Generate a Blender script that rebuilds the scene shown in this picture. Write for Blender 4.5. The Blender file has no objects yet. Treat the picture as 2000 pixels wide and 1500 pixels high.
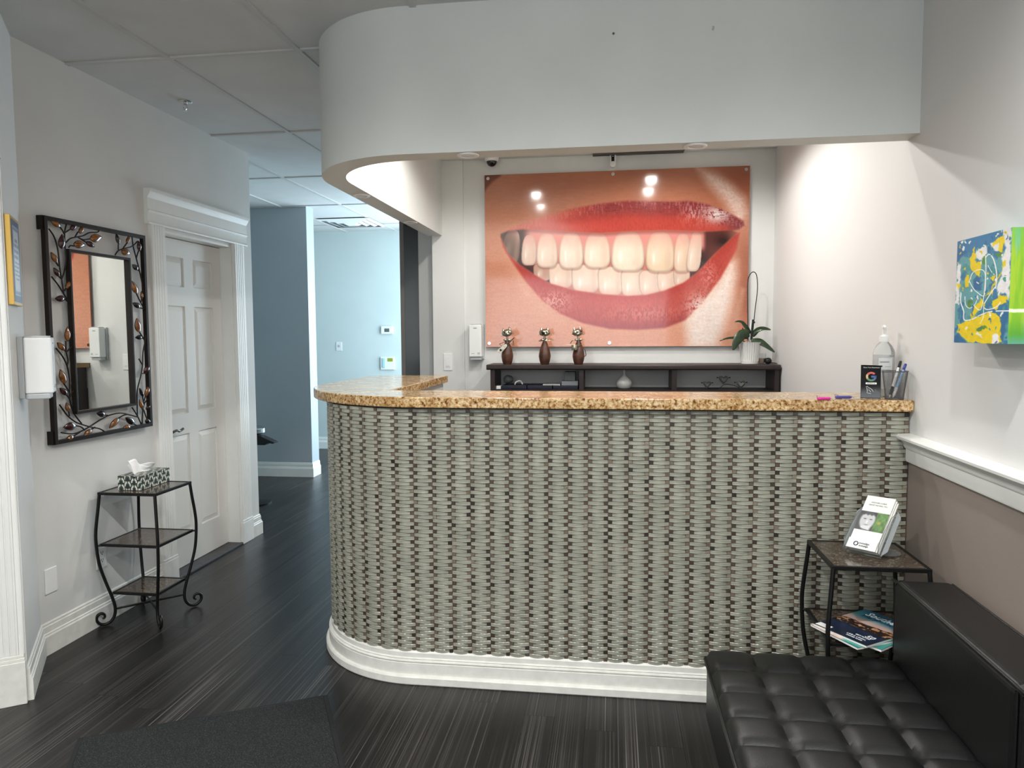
import bpy, bmesh, math, random
import numpy as np
from mathutils import Vector, Matrix

random.seed(7)
rng = np.random.default_rng(11)
SC = bpy.context.scene
COL = SC.collection

# ------------------------------------------------------------------ camera
FPX, YAW, PITCH, ROLL, CAMH = 1416.0, math.radians(7.886), math.radians(3.967), math.radians(-0.3425), 1.40
def cam_axes():
    f = Vector((-math.sin(YAW)*math.cos(PITCH), math.cos(YAW)*math.cos(PITCH), -math.sin(PITCH)))
    r = Vector((math.cos(YAW), math.sin(YAW), 0)); u = r.cross(f)
    c, s = math.cos(ROLL), math.sin(ROLL)
    return c*r+s*u, -s*r+c*u, f
CR, CU, CF = cam_axes()
cd = bpy.data.cameras.new('camera'); cam = bpy.data.objects.new('camera', cd); COL.objects.link(cam)
cd.sensor_width = 36; cd.lens = FPX/2000*36; cd.clip_start = 0.05; cd.clip_end = 60
cam.matrix_world = Matrix(((CR.x, CU.x, -CF.x, 0), (CR.y, CU.y, -CF.y, 0), (CR.z, CU.z, -CF.z, CAMH), (0, 0, 0, 1)))
SC.camera = cam

# ------------------------------------------------------------------ world, exposure, large lights
SC.view_settings.view_transform = 'Standard'; SC.view_settings.look = 'None'
SC.view_settings.gamma = 1; SC.view_settings.use_curve_mapping = False
SC.view_settings.exposure = 1.08
w = bpy.data.worlds.new('world'); SC.world = w; w.use_nodes = True
w.node_tree.nodes['Background'].inputs[0].default_value = (0.75, 0.85, 1.0, 1)
w.node_tree.nodes['Background'].inputs[1].default_value = 0.6
def area(name, loc, direction, sx, sy, energy, col):
    l = bpy.data.lights.new(name, 'AREA'); l.shape = 'RECTANGLE'; l.size = sx; l.size_y = sy; l.energy = energy; l.color = col
    o = bpy.data.objects.new(name, l); COL.objects.link(o); o.location = loc
    o.rotation_euler = Vector(direction).to_track_quat('-Z', 'Y').to_euler(); return o
# weak fill added behind the camera, then daylight from the back corridor's windows
area('added_front_fill', (-0.6, -1.66, 1.62), (0, 1, 0), 2.9, 1.36, 14, (0.95, 0.98, 1.0))
area('daylight_corridor_end', (-1.88, 8.42, 1.25), (0, -1, 0), 1.0, 2.1, 21, (0.62, 0.83, 1.0))
area('daylight_corridor', (-1.33, 7.35, 1.45), (-1, -0.0, 0), 1.6, 1.9, 37, (0.70, 0.89, 1.0))
POTS = [(-0.65, 3.76), (-0.67, 3.17), (0.294, 4.23), (0.294, 3.77)]
POT_W = 18.5
WAIT = [(-1.62, 1.15), (-.50, 1.15), (.52, 1.15), (-1.62, -.35), (-.50, -.35), (.52, -.35)]   # downlights of the waiting area, over and behind the camera
WAIT_W = 42

# ------------------------------------------------------------------ helpers
def px(x, y, ax, v):
    d = CR*((x-1000)/FPX) + CU*(-(y-750)/FPX) + CF
    o = (0, 0, CAMH); t = (v-o[ax])/d[ax]
    return Vector((d.x*t, d.y*t, CAMH+d.z*t))
def proj(p):
    q = Vector(p)-Vector((0, 0, CAMH)); z = q.dot(CF)
    return 1000+FPX*q.dot(CR)/z, 750-FPX*q.dot(CU)/z, z
def lin(c):
    return tuple(((v/255)/12.92 if v/255 <= .04045 else ((v/255+.055)/1.055)**2.4) for v in c[:3]) + (1.0,)

class MB:
    def __init__(s, M=None): s.v = []; s.f = []; s.M = M; s.att = []
    def add(s, vs, fs):
        b = len(s.v)
        for p in vs:
            p = Vector(p)
            if s.M is not None: p = s.M @ p
            s.v.append(p)
        for f in fs: s.f.append(tuple(i+b for i in f))
    def box(s, x0, x1, y0, y1, z0, z1):
        s.add([(x0,y0,z0),(x1,y0,z0),(x1,y1,z0),(x0,y1,z0),(x0,y0,z1),(x1,y0,z1),(x1,y1,z1),(x0,y1,z1)],
              [(0,3,2,1),(4,5,6,7),(0,1,5,4),(1,2,6,5),(2,3,7,6),(3,0,4,7)])
        return s
    def prism(s, poly, z0, z1):            # poly ccw in xy
        n = len(poly)
        s.add([(p[0],p[1],z0) for p in poly]+[(p[0],p[1],z1) for p in poly],
              [tuple(range(n-1,-1,-1)), tuple(range(n,2*n))]+[(i,(i+1)%n,n+(i+1)%n,n+i) for i in range(n)])
        return s
    def prism_ax(s, poly, ax, a0, a1):      # poly in the two other axes, extruded along ax
        def mk(p, a):
            return (a,p[0],p[1]) if ax == 0 else ((p[0],a,p[1]) if ax == 1 else (p[0],p[1],a))
        n = len(poly)
        s.add([mk(p,a0) for p in poly]+[mk(p,a1) for p in poly],
              [tuple(range(n-1,-1,-1)), tuple(range(n,2*n))]+[(i,(i+1)%n,n+(i+1)%n,n+i) for i in range(n)])
        return s
    def tube(s, pts, r, n=8, caps=True, closed=False):
        P = [Vector(p) for p in pts]; m = len(P); R = r if isinstance(r, (list, tuple)) else [r]*m
        up = None; vs = []
        for i in range(m):
            if closed: t = P[(i+1)%m]-P[i-1]
            else: t = P[min(i+1,m-1)]-P[max(i-1,0)]
            t.normalize()
            if up is None:
                a = Vector((0,0,1)) if abs(t.z) < .9 else Vector((1,0,0)); up = t.cross(a).normalized()
            up = (up-t*up.dot(t)).normalized(); w_ = t.cross(up)
            for k in range(n):
                a = 2*math.pi*k/n; vs.append(P[i]+(up*math.cos(a)+w_*math.sin(a))*R[i])
        fs = []
        for i in range(m if closed else m-1):
            j = (i+1)%m
            for k in range(n): fs.append((i*n+k, i*n+(k+1)%n, j*n+(k+1)%n, j*n+k))
        if caps and not closed: fs += [tuple(range(n-1,-1,-1)), tuple((m-1)*n+k for k in range(n))]
        s.add(vs, fs); return s
    def lathe(s, prof, c=(0,0,0), n=24, caps=True, flute=0, nf=0):
        vs = []; fs = []; m = len(prof)
        for (r, z) in prof:
            for k in range(n):
                a = 2*math.pi*k/n; rr = r*(1+flute*math.cos(nf*a)) if nf else r
                vs.append((c[0]+rr*math.cos(a), c[1]+rr*math.sin(a), c[2]+z))
        for i in range(m-1):
            for k in range(n): fs.append((i*n+k, i*n+(k+1)%n, (i+1)*n+(k+1)%n, (i+1)*n+k))
        if caps: fs += [tuple(range(n-1,-1,-1)), tuple((m-1)*n+k for k in range(n))]
        s.add(vs, fs); return s
    def sphere(s, c, r, n=14, m=8, sc=(1,1,1)):
        prof = []
        vs = [(c[0],c[1],c[2]-r*sc[2])]; fs = []
        for i in range(1, m):
            a = math.pi*i/m
            for k in range(n):
                b = 2*math.pi*k/n
                vs.append((c[0]+r*sc[0]*math.sin(a)*math.cos(b), c[1]+r*sc[1]*math.sin(a)*math.sin(b), c[2]-r*sc[2]*math.cos(a)))
        vs.append((c[0],c[1],c[2]+r*sc[2])); L = len(vs)-1
        for k in range(n): fs.append((0, 1+(k+1)%n, 1+k)); fs.append((L, L-n+k, L-n+(k+1)%n))
        for i in range(m-2):
            for k in range(n): a = 1+i*n; fs.append((a+k, a+(k+1)%n, a+n+(k+1)%n, a+n+k))
        s.add(vs, fs); return s
    def sweep(s, path, prof, closed_prof=True, caps=True):   # path xy list, prof (d,z); d is offset to the LEFT of travel
        P = [Vector((p[0],p[1])) for p in path]; m = len(P); N = []
        for i in range(m):
            if i == 0: t = (P[1]-P[0]).normalized(); nn = Vector((-t.y,t.x))
            elif i == m-1: t = (P[-1]-P[-2]).normalized(); nn = Vector((-t.y,t.x))
            else:
                t1 = (P[i]-P[i-1]).normalized(); t2 = (P[i+1]-P[i]).normalized()
                n1 = Vector((-t1.y,t1.x)); n2 = Vector((-t2.y,t2.x)); b = (n1+n2).normalized(); nn = b/max(.3,b.dot(n1))
            N.append(nn)
        k = len(prof); vs = [(P[i].x+N[i].x*d, P[i].y+N[i].y*d, z) for i in range(m) for (d,z) in prof]; fs = []
        for i in range(m-1):
            for j in range(k if closed_prof else k-1):
                fs.append((i*k+j, i*k+(j+1)%k, (i+1)*k+(j+1)%k, (i+1)*k+j))
        if caps and closed_prof: fs += [tuple(range(k-1,-1,-1)), tuple((m-1)*k+j for j in range(k))]
        s.add(vs, fs); return s
    def build(s, name, mat, parent=None, smooth=None, bevel=0, seg=2, fix=True):
        me = bpy.data.meshes.new(name)
        P = np.array([tuple(v) for v in s.v], dtype=float)
        lo, hi = P.min(0), P.max(0); org = np.array([(lo[0]+hi[0])/2, (lo[1]+hi[1])/2, lo[2]])
        me.from_pydata([tuple(p) for p in (P-org)], [], s.f)
        if fix:
            bm = bmesh.new(); bm.from_mesh(me); bmesh.ops.recalc_face_normals(bm, faces=bm.faces); bm.to_mesh(me); bm.free()
        o = bpy.data.objects.new(name, me); COL.objects.link(o)
        if isinstance(mat, (list, tuple)):
            for m_ in mat: me.materials.append(m_)
        else: me.materials.append(mat)
        if smooth:
            me.polygons.foreach_set('use_smooth', [True]*len(me.polygons)); me.set_sharp_from_angle(angle=math.radians(smooth))
        if bevel:
            b = o.modifiers.new('bevel', 'BEVEL'); b.width = bevel; b.segments = seg; b.limit_method = 'ANGLE'; b.angle_limit = math.radians(40)
        wl = Vector(org)
        if parent is not None: o.parent = parent; wl = wl-wloc(parent)
        o.location = wl
        return o
def wloc(o):
    p = Vector(o.location); q = o.parent
    while q: p += Vector(q.location); q = q.parent
    return p
def tag(o, label, cat=None, group=None, kind=None):
    o['label'] = label
    if cat: o['category'] = cat
    if group: o['group'] = group
    if kind: o['kind'] = kind
    return o
def thing(name, loc, label, cat, group=None):
    o = bpy.data.objects.new(name, None); COL.objects.link(o); o.location = loc; o.empty_display_size = .05
    return tag(o, label, cat, group)
def struct(o, label, cat):
    return tag(o, label, cat, None, 'structure')
def rotz(a, loc=(0,0,0)): return Matrix.Translation(Vector(loc)) @ Matrix.Rotation(a, 4, 'Z')
def frame(o, ex, ey, ez):
    ex, ey, ez = Vector(ex), Vector(ey), Vector(ez)
    return Matrix(((ex.x,ey.x,ez.x,o[0]),(ex.y,ey.y,ez.y,o[1]),(ex.z,ey.z,ez.z,o[2]),(0,0,0,1)))
def smoothpts(pts, k=6):
    P = [Vector(p) for p in pts]; out = []
    for i in range(len(P)-1):
        p0, p1, p2, p3 = P[max(i-1,0)], P[i], P[i+1], P[min(i+2,len(P)-1)]
        for j in range(k):
            t = j/k
            out.append(.5*((2*p1)+(p2-p0)*t+(2*p0-5*p1+4*p2-p3)*t*t+(3*p1-p0-3*p2+p3)*t**3))
    out.append(P[-1]); return out
FONT_CACHE = {}
def text(name, s, M, size, mat, parent, align='LEFT', shear=0, depth=0.0004, sx=1.0):
    cu = bpy.data.curves.new(name, 'FONT'); cu.body = s; cu.size = size; cu.align_x = align; cu.extrude = depth; cu.shear = shear; cu.resolution_u = 2
    ob = bpy.data.objects.new('tmp', cu); COL.objects.link(ob)
    dg = bpy.context.evaluated_depsgraph_get(); me = bpy.data.meshes.new_from_object(ob.evaluated_get(dg)); me.name = name
    bpy.data.objects.remove(ob); bpy.data.curves.remove(cu)
    me.transform(M @ Matrix.Diagonal((sx,1,1,1)))
    c = sum((v.co for v in me.vertices), Vector())/max(1,len(me.vertices)); me.transform(Matrix.Translation(-c))
    me.materials.clear(); me.materials.append(mat)
    o = bpy.data.objects.new(name, me); COL.objects.link(o)
    if parent is not None: o.parent = parent; o.location = c-wloc(parent)
    else: o.location = c
    return o

# ------------------------------------------------------------------ materials
class NT:
    def __init__(s, name):
        s.m = bpy.data.materials.new(name); s.m.use_nodes = True; s.t = s.m.node_tree; s.b = s.t.nodes['Principled BSDF']
    def n(s, typ, **kw):
        x = s.t.nodes.new(typ)
        for k, v in kw.items():
            if k.startswith('i_'):
                kk = k[2:]; x.inputs[int(kk) if kk.isdigit() else kk.replace('_',' ')].default_value = v
            else: setattr(x, k, v)
        return x
    def l(s, a, b): s.t.links.new(a, b)
    def ramp(s, stops, interp='LINEAR'):
        r = s.n('ShaderNodeValToRGB'); e = r.color_ramp.elements; r.color_ramp.interpolation = interp
        while len(e) < len(stops): e.new(.5)
        for k, (p, c) in enumerate(stops): e[k].position = p; e[k].color = lin(c)
        return r
def mat(name, c, rough=.5, metal=0, spec=.5, coat=0, trans=0, ior=1.45, var=0, vscale=8, bump=0, bscale=60, emit=None, estr=0, alpha=1, sheen=0):
    N = NT(name); b = N.b
    b.inputs['Base Color'].default_value = lin(c); b.inputs['Roughness'].default_value = rough; b.inputs['Metallic'].default_value = metal
    b.inputs['Specular IOR Level'].default_value = spec; b.inputs['Coat Weight'].default_value = coat; b.inputs['IOR'].default_value = ior
    b.inputs['Coat Roughness'].default_value = .05; b.inputs['Transmission Weight'].default_value = trans; b.inputs['Alpha'].default_value = alpha
    b.inputs['Sheen Weight'].default_value = sheen
    if emit: b.inputs['Emission Color'].default_value = lin(emit); b.inputs['Emission Strength'].default_value = estr
    tc = None
    if var or bump: tc = N.n('ShaderNodeNewGeometry')
    if var:
        no = N.n('ShaderNodeTexNoise', i_Scale=vscale, i_Detail=4.0); N.l(tc.outputs['Position'], no.inputs['Vector'])
        r = N.ramp([(.3, [max(0,v*(1-var)) for v in c]), (.7, [min(255,v*(1+var)) for v in c])]); N.l(no.outputs['Fac'], r.inputs[0]); N.l(r.outputs[0], b.inputs['Base Color'])
    if bump:
        no = N.n('ShaderNodeTexNoise', i_Scale=bscale, i_Detail=3.0); N.l(tc.outputs['Position'], no.inputs['Vector'])
        bp = N.n('ShaderNodeBump', i_Strength=bump, i_Distance=.002); N.l(no.outputs['Fac'], bp.inputs['Height']); N.l(bp.outputs[0], b.inputs['Normal'])
    return N.m
def attrmat(name, rough=.4, spec=.5, coat=0):
    N = NT(name); a = N.n('ShaderNodeVertexColor', layer_name='print'); N.l(a.outputs[0], N.b.inputs['Base Color'])
    N.b.inputs['Roughness'].default_value = rough; N.b.inputs['Specular IOR Level'].default_value = spec; N.b.inputs['Coat Weight'].default_value = coat
    N.b.inputs['Coat Roughness'].default_value = .03
    return N.m

WALL = mat('wall_paint', (220,220,217), .62, var=.012, vscale=3, bump=.15, bscale=220)
HEADER = mat('header_paint', (219,221,217), .6, var=.02, vscale=2.2, bump=.12, bscale=220)
CORR = mat('corridor_paint', (206,216,214), .6, var=.01, vscale=3)
PART = mat('partition_paint', (176,184,190), .6, var=.01, vscale=3)
TRIMW = mat('white_trim_paint', (236,236,232), .35, var=.008, vscale=10)
TRIMD = mat('scuffed_white_paint', (226,225,218), .4, var=.03, vscale=25, bump=.1, bscale=90)
DOORW = mat('white_door_paint', (228,227,222), .38, bump=.08, bscale=140)
CEILT = mat('ceiling_tile_board', (206,206,204), .8, var=.015, vscale=5, bump=.25, bscale=320)
TBAR = mat('grid_metal_white', (196,196,194), .5)
PLAST = mat('white_plastic', (235,236,234), .32)
PLASTG = mat('grey_plastic', (186,190,192), .35)
BLACKM = mat('black_powder_metal', (17,16,16), .42, metal=.3, bump=.15, bscale=500)
BROWNM = mat('dark_bronze_metal', (38,31,28), .4, metal=.5, bump=.15, bscale=400)
CHROME = mat('chrome', (215,215,214), .14, metal=1)
NICKEL = mat('satin_nickel', (120,114,108), .32, metal=1)
PEWTER = mat('pewter', (176,170,152), .28, metal=1, var=.15, vscale=90)
MIRROR = mat('mirror_silver', (240,243,240), .012, metal=1)
GLASS = mat('clear_glass', (245,248,248), .03, trans=1, ior=1.3)
ACRYL = mat('clear_acrylic', (244,247,248), .06, trans=.93, ior=1.12)
ESPR = mat('espresso_veneer', (42,31,29), .42, var=.12, vscale=14, bump=.05, bscale=60)
WHITEP = mat('white_paper', (240,239,233), .7)
TISSUE = mat('tissue_paper', (246,246,245), .9, bump=.2, bscale=160)
INKD = mat('dark_ink', (52,54,66), .6)
INKG = mat('grey_ink', (150,150,150), .6)
INKW = mat('white_ink', (232,236,238), .6)
INKN = mat('navy_ink', (20,38,66), .6)
DARKG = mat('dark_rubber', (24,25,26), .6)
LCD = mat('lcd_grey', (88,98,96), .2)
LCDG = mat('lcd_green', (150,158,40), .2)
# ------------------------------------------------------------------ special materials
def floor_mat():
    N = NT('dark_laminate'); oi = N.n('ShaderNodeObjectInfo'); tc = N.n('ShaderNodeNewGeometry')
    mu = N.n('ShaderNodeVectorMath', operation='MULTIPLY'); mu.inputs[1].default_value = (1, 1, 1)
    cb = N.n('ShaderNodeCombineXYZ'); ml = N.n('ShaderNodeMath', operation='MULTIPLY'); ml.inputs[1].default_value = 37.0
    N.l(oi.outputs['Random'], ml.inputs[0]); N.l(ml.outputs[0], cb.inputs[1]); N.l(ml.outputs[0], cb.inputs[2])
    ad = N.n('ShaderNodeVectorMath', operation='ADD'); N.l(tc.outputs['Position'], ad.inputs[0]); N.l(cb.outputs[0], ad.inputs[1])
    def streak(sx, sy, det):
        mp = N.n('ShaderNodeMapping'); mp.inputs['Scale'].default_value = (sx, sy, 1); N.l(ad.outputs[0], mp.inputs[0])
        no = N.n('ShaderNodeTexNoise', i_Scale=1.0, i_Detail=det, i_Distortion=.25); N.l(mp.outputs[0], no.inputs['Vector']); return no
    b = streak(14, .6, 2.0); c = streak(250, .5, 1.0); e = streak(95, .35, 1.0); q = streak(5, 1.1, 1.0)
    ra = N.ramp([(.56,(0,0,0)), (.65,(66,62,59)), (.74,(104,98,94))]); N.l(c.outputs['Fac'], ra.inputs[0])
    re = N.ramp([(.59,(0,0,0)), (.64,(62,58,55)), (.69,(34,32,30)), (.78,(20,19,18))]); N.l(e.outputs['Fac'], re.inputs[0])
    rq = N.ramp([(.32,(90,90,90)), (.6,(255,255,255))]); N.l(q.outputs['Fac'], rq.inputs[0])
    m0 = N.n('ShaderNodeMix', data_type='RGBA', blend_type='SCREEN'); m0.inputs[0].default_value = 1; N.l(ra.outputs[0], m0.inputs[6]); N.l(re.outputs[0], m0.inputs[7])
    mk = N.n('ShaderNodeMix', data_type='RGBA', blend_type='MULTIPLY'); mk.inputs[0].default_value = 1; N.l(m0.outputs[2], mk.inputs[6]); N.l(rq.outputs[0], mk.inputs[7])
    rb = N.ramp([(.3,(18,17,17)), (.5,(24,22,22)), (.7,(33,31,30))]); N.l(b.outputs['Fac'], rb.inputs[0])
    mx = N.n('ShaderNodeMix', data_type='RGBA', blend_type='SCREEN'); mx.inputs[0].default_value = .85
    N.l(rb.outputs[0], mx.inputs[6]); N.l(mk.outputs[2], mx.inputs[7])
    hv = N.n('ShaderNodeHueSaturation'); mr = N.n('ShaderNodeMapRange'); mr.inputs[3].default_value = .8; mr.inputs[4].default_value = 1.2
    N.l(oi.outputs['Random'], mr.inputs[0]); N.l(mr.outputs[0], hv.inputs['Value']); N.l(mx.outputs[2], hv.inputs['Color']); N.l(hv.outputs[0], N.b.inputs['Base Color'])
    N.b.inputs['Roughness'].default_value = .36; N.b.inputs['Specular IOR Level'].default_value = .4
    bp = N.n('ShaderNodeBump', i_Strength=.06, i_Distance=.0005); N.l(e.outputs['Fac'], bp.inputs['Height']); N.l(bp.outputs[0], N.b.inputs['Normal'])
    return N.m
def granite_mat():
    N = NT('speckled_granite'); g = N.n('ShaderNodeNewGeometry')
    n1 = N.n('ShaderNodeTexNoise', i_Scale=75.0, i_Detail=5.0, i_Roughness=.7); n2 = N.n('ShaderNodeTexNoise', i_Scale=14.0, i_Detail=3.0)
    v = N.n('ShaderNodeTexVoronoi', i_Scale=150.0)
    for x in (n1, n2, v): N.l(g.outputs['Position'], x.inputs['Vector'])
    r1 = N.ramp([(.30,(48,34,22)), (.38,(116,80,42)), (.45,(192,150,92)), (.52,(226,198,150)), (.62,(240,226,196)), (.72,(204,164,108))]); N.l(n1.outputs['Fac'], r1.inputs[0])
    r2 = N.ramp([(.35,(196,166,126)), (.65,(255,255,255))]); N.l(n2.outputs['Fac'], r2.inputs[0])
    r3 = N.ramp([(0,(255,255,255)), (.5,(236,226,208)), (.8,(170,140,100))]); N.l(v.outputs['Color'], r3.inputs[0])
    m1 = N.n('ShaderNodeMix', data_type='RGBA', blend_type='MULTIPLY'); m1.inputs[0].default_value = .6; N.l(r1.outputs[0], m1.inputs[6]); N.l(r2.outputs[0], m1.inputs[7])
    m2 = N.n('ShaderNodeMix', data_type='RGBA', blend_type='MULTIPLY'); m2.inputs[0].default_value = .55; N.l(m1.outputs[2], m2.inputs[6]); N.l(r3.outputs[0], m2.inputs[7])
    N.l(m2.outputs[2], N.b.inputs['Base Color']); N.b.inputs['Roughness'].default_value = .14; N.b.inputs['Specular IOR Level'].default_value = .4
    bp = N.n('ShaderNodeBump', i_Strength=.05, i_Distance=.0006); N.l(n1.outputs['Fac'], bp.inputs['Height']); N.l(bp.outputs[0], N.b.inputs['Normal'])
    return N.m
def tile_mat():
    N = NT('frosted_glass_tile'); g = N.n('ShaderNodeNewGeometry')
    n1 = N.n('ShaderNodeTexNoise', i_Scale=22.0, i_Detail=3.0); N.l(g.outputs['Position'], n1.inputs['Vector'])
    r = N.ramp([(.3,(142,143,130)), (.55,(154,154,140)), (.75,(166,165,151))]); N.l(n1.outputs['Fac'], r.inputs[0]); N.l(r.outputs[0], N.b.inputs['Base Color'])
    N.b.inputs['Roughness'].default_value = .24; N.b.inputs['Specular IOR Level'].default_value = .55
    return N.m
def stone_mat():
    N = NT('brown_marble_tile'); g = N.n('ShaderNodeNewGeometry'); a = N.n('ShaderNodeAttribute', attribute_name='tint')
    r = N.ramp([(0,(56,48,42)), (.2,(86,73,63)), (.65,(108,95,83)), (.9,(128,116,102)), (1,(146,134,119))]); N.l(a.outputs['Fac'], r.inputs[0])
    n1 = N.n('ShaderNodeTexNoise', i_Scale=160.0, i_Detail=4.0, i_Distortion=1.5); N.l(g.outputs['Position'], n1.inputs['Vector'])
    r2 = N.ramp([(.35,(176,166,158)), (.58,(255,255,255)), (.66,(255,246,230))]); N.l(n1.outputs['Fac'], r2.inputs[0])
    m = N.n('ShaderNodeMix', data_type='RGBA', blend_type='MULTIPLY'); m.inputs[0].default_value = .7; N.l(r.outputs[0], m.inputs[6]); N.l(r2.outputs[0], m.inputs[7])
    N.l(m.outputs[2], N.b.inputs['Base Color']); N.b.inputs['Roughness'].default_value = .28
    return N.m
def rightwall_mat():
    N = NT('two_tone_wall_paint'); g = N.n('ShaderNodeNewGeometry'); s = N.n('ShaderNodeSeparateXYZ'); N.l(g.outputs['Position'], s.inputs[0])
    a = N.n('ShaderNodeMath', operation='LESS_THAN'); a.inputs[1].default_value = .98; N.l(s.outputs[2], a.inputs[0])
    b = N.n('ShaderNodeMath', operation='LESS_THAN'); b.inputs[1].default_value = 2.80; N.l(s.outputs[1], b.inputs[0])
    c = N.n('ShaderNodeMath', operation='MULTIPLY'); N.l(a.outputs[0], c.inputs[0]); N.l(b.outputs[0], c.inputs[1])
    m = N.n('ShaderNodeMix', data_type='RGBA'); m.inputs[6].default_value = lin((220,219,217)); m.inputs[7].default_value = lin((140,128,120))
    N.l(c.outputs[0], m.inputs[0]); N.l(m.outputs[2], N.b.inputs['Base Color']); N.b.inputs['Roughness'].default_value = .55
    no = N.n('ShaderNodeTexNoise', i_Scale=220.0); N.l(g.outputs['Position'], no.inputs['Vector'])
    bp = N.n('ShaderNodeBump', i_Strength=.12, i_Distance=.002); N.l(no.outputs['Fac'], bp.inputs['Height']); N.l(bp.outputs[0], N.b.inputs['Normal'])
    return N.m
FLOORM, GRAN, TILEM, STONEM, RWALL = floor_mat(), granite_mat(), tile_mat(), stone_mat(), rightwall_mat()

XR, XL, ZC = 1.06, -2.469, 2.632
YF = -1.75            # street wall
# ------------------------------------------------------------------ floor
floor = struct(MB().box(-5.2, 1.3, YF-.2, 8.7, -.12, -.012).build('floor', mat('subfloor', (20,19,19), .8)), 'dark charcoal laminate plank floor', 'floor')
PW, PL = .112, 1.22
seen, rest = [], MB()
for i in range(-46, 12):
    x0 = i*PW+.02; off = (i*0.47) % 1.0 * PL
    if x0 > 1.06 or x0 < -5.1: continue
    for j in range(-2, 8):
        y0 = j*PL+off-.6; y1 = y0+PL; y0 = max(y0, YF); y1 = min(y1, 8.5)
        if y1-y0 < .05: continue
        vis = False
        for fx in (0.05, .95):
            for fy in (0, .25, .5, .75, 1):
                X, Y = x0+PW*fx, y0+(y1-y0)*fy
                if Y < 1.5: continue
                u, v, z = proj((X, Y, 0))
                if not (-60 < u < 2060 and -60 < v < 1580): continue
                if X > -1.3 and Y > 2.74: continue
                if X < -2.5 and Y < 4.75 and not (Y < 2.75 and X > -2.6): continue
                if X > .35 and Y < 2.4: continue
                if X < -2.95 and Y > 6.8 and X < -3.7: continue
                if u > 640 and v < 1000: continue
                vis = True
        b = (x0+.0003, x0+PW-.0003, y0+.0003, y1-.0003, -.012, 0)
        if vis: seen.append(b)
        else: rest.box(*b)
cache = {}
for b in seen:
    k = (round(b[3]-b[2], 3),)
    if k not in cache:
        o = MB().box(*b).build('plank', FLOORM, floor, bevel=.0004, seg=1); cache[k] = o
    else:
        o = bpy.data.objects.new('plank', cache[k].data); COL.objects.link(o); o.parent = floor
        o.location = Vector(((b[0]+b[1])/2, (b[2]+b[3])/2, -.012))-wloc(floor)
print('planks', len(seen))
fr = rest.build('plank_field', FLOORM, floor, fix=False); fr['kind'] = 'stuff'

# ------------------------------------------------------------------ ceiling
ceil = struct(MB().box(-5.2, 1.3, YF-.2, 8.7, 2.668, 2.75).build('ceiling', CEILT), 'suspended ceiling of pale grey rectangular tiles', 'ceiling')
gx = [-1.965+.607*k for k in range(-6, 6)]; gy = [3.09+1.213*k for k in range(-5, 6)]
gx = [-5.1]+[x for x in gx if -5.1 < x < 1.06]+[1.06]; gy = [YF]+[y for y in gy if YF < y < 8.49]+[8.49]
cache = {}
for a in range(len(gx)-1):
    for b in range(len(gy)-1):
        x0, x1, y0, y1 = gx[a]+.004, gx[a+1]-.004, gy[b]+.004, gy[b+1]-.004
        if x1-x0 < .03 or y1-y0 < .03: continue
        k = (round(x1-x0,2), round(y1-y0,2))
        if k not in cache: cache[k] = MB().box(x0,x1,y0,y1,2.640,2.668).build('ceiling_tile', CEILT, ceil)
        else:
            o = bpy.data.objects.new('ceiling_tile', cache[k].data); COL.objects.link(o); o.parent = ceil
            o.location = Vector(((x0+x1)/2,(y0+y1)/2,2.640))-wloc(ceil)
for x in gx[1:-1]: MB().box(x-.012, x+.012, YF, 8.49, ZC, ZC+.012).build('grid_bar', TBAR, ceil)
for y in gy[1:-1]:
    MB().box(-5.1, 1.06, y-.0118, y+.0118, ZC+.0006, ZC+.011).build('grid_bar', TBAR, ceil)

# ------------------------------------------------------------------ walls
wr = struct(MB().box(XR, XR+.14, YF-.1, 5.17, 0, 2.668).build('wall_right', RWALL), 'white wall on the right, taupe below its chair rail', 'wall')
m = MB().box(-1.26, XR, 5.05, 5.17, 0, 2.668); m.box(-1.26, -1.035, 5.036, 5.05, 0, 2.668)
wb = struct(m.build('wall_back', WALL), 'white wall behind the reception desk', 'wall')
# left wall with the door opening
DY0, DY1, DZ = 3.752, 4.502, 1.985
m = MB(); m.box(-2.61, XL, 2.775, DY0, 0, 2.668); m.box(-2.61, XL, DY1, 4.757, 0, 2.668); m.box(-2.61, XL, DY0, DY1, DZ, 2.668)
wl_ = struct(m.build('wall_left', WALL), 'white wall on the left with mirror and door', 'wall')
struct(MB().box(-5.1, -2.61, 4.637, 4.757, 0, 2.668).build('wall_return', CORR), 'wall turning off behind the left door', 'wall')
struct(MB().box(-5.1, -2.93, 6.75, 6.92, 0, 2.668).build('wall_partition', PART), 'blue-grey partition wall in the corridor', 'wall')
m = MB(); m.box(-5.1, -2.42, 8.48, 8.6, 0, 2.668); m.box(-1.34, 1.06, 8.48, 8.6, 0, 2.668); m.box(-2.42, -1.34, 8.48, 8.6, 2.32, 2.668); m.box(-2.42, -1.34, 8.48, 8.6, 0, .16)
wn = struct(MB().box(-2.42, -1.34, 8.535, 8.545, .16, 2.32).build('window_3', GLASS), 'tall window at the end of the corridor', 'window')
m2 = MB(); m2.box(-2.42,-2.38,8.51,8.57,.16,2.32); m2.box(-1.38,-1.34,8.51,8.57,.16,2.32); m2.box(-2.38,-1.38,8.51,8.57,.16,.2); m2.box(-2.38,-1.38,8.51,8.57,2.28,2.32); m2.build('window_frame', TRIMW, wn)
struct(m.build('wall_corridor', CORR), 'pale aqua wall at the far end of the corridor', 'wall')
struct(MB().box(-5.2, -5.1, 4.6, 8.6, 0, 2.668).build('wall_corridor_end', CORR), 'corridor end wall', 'wall')
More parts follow.
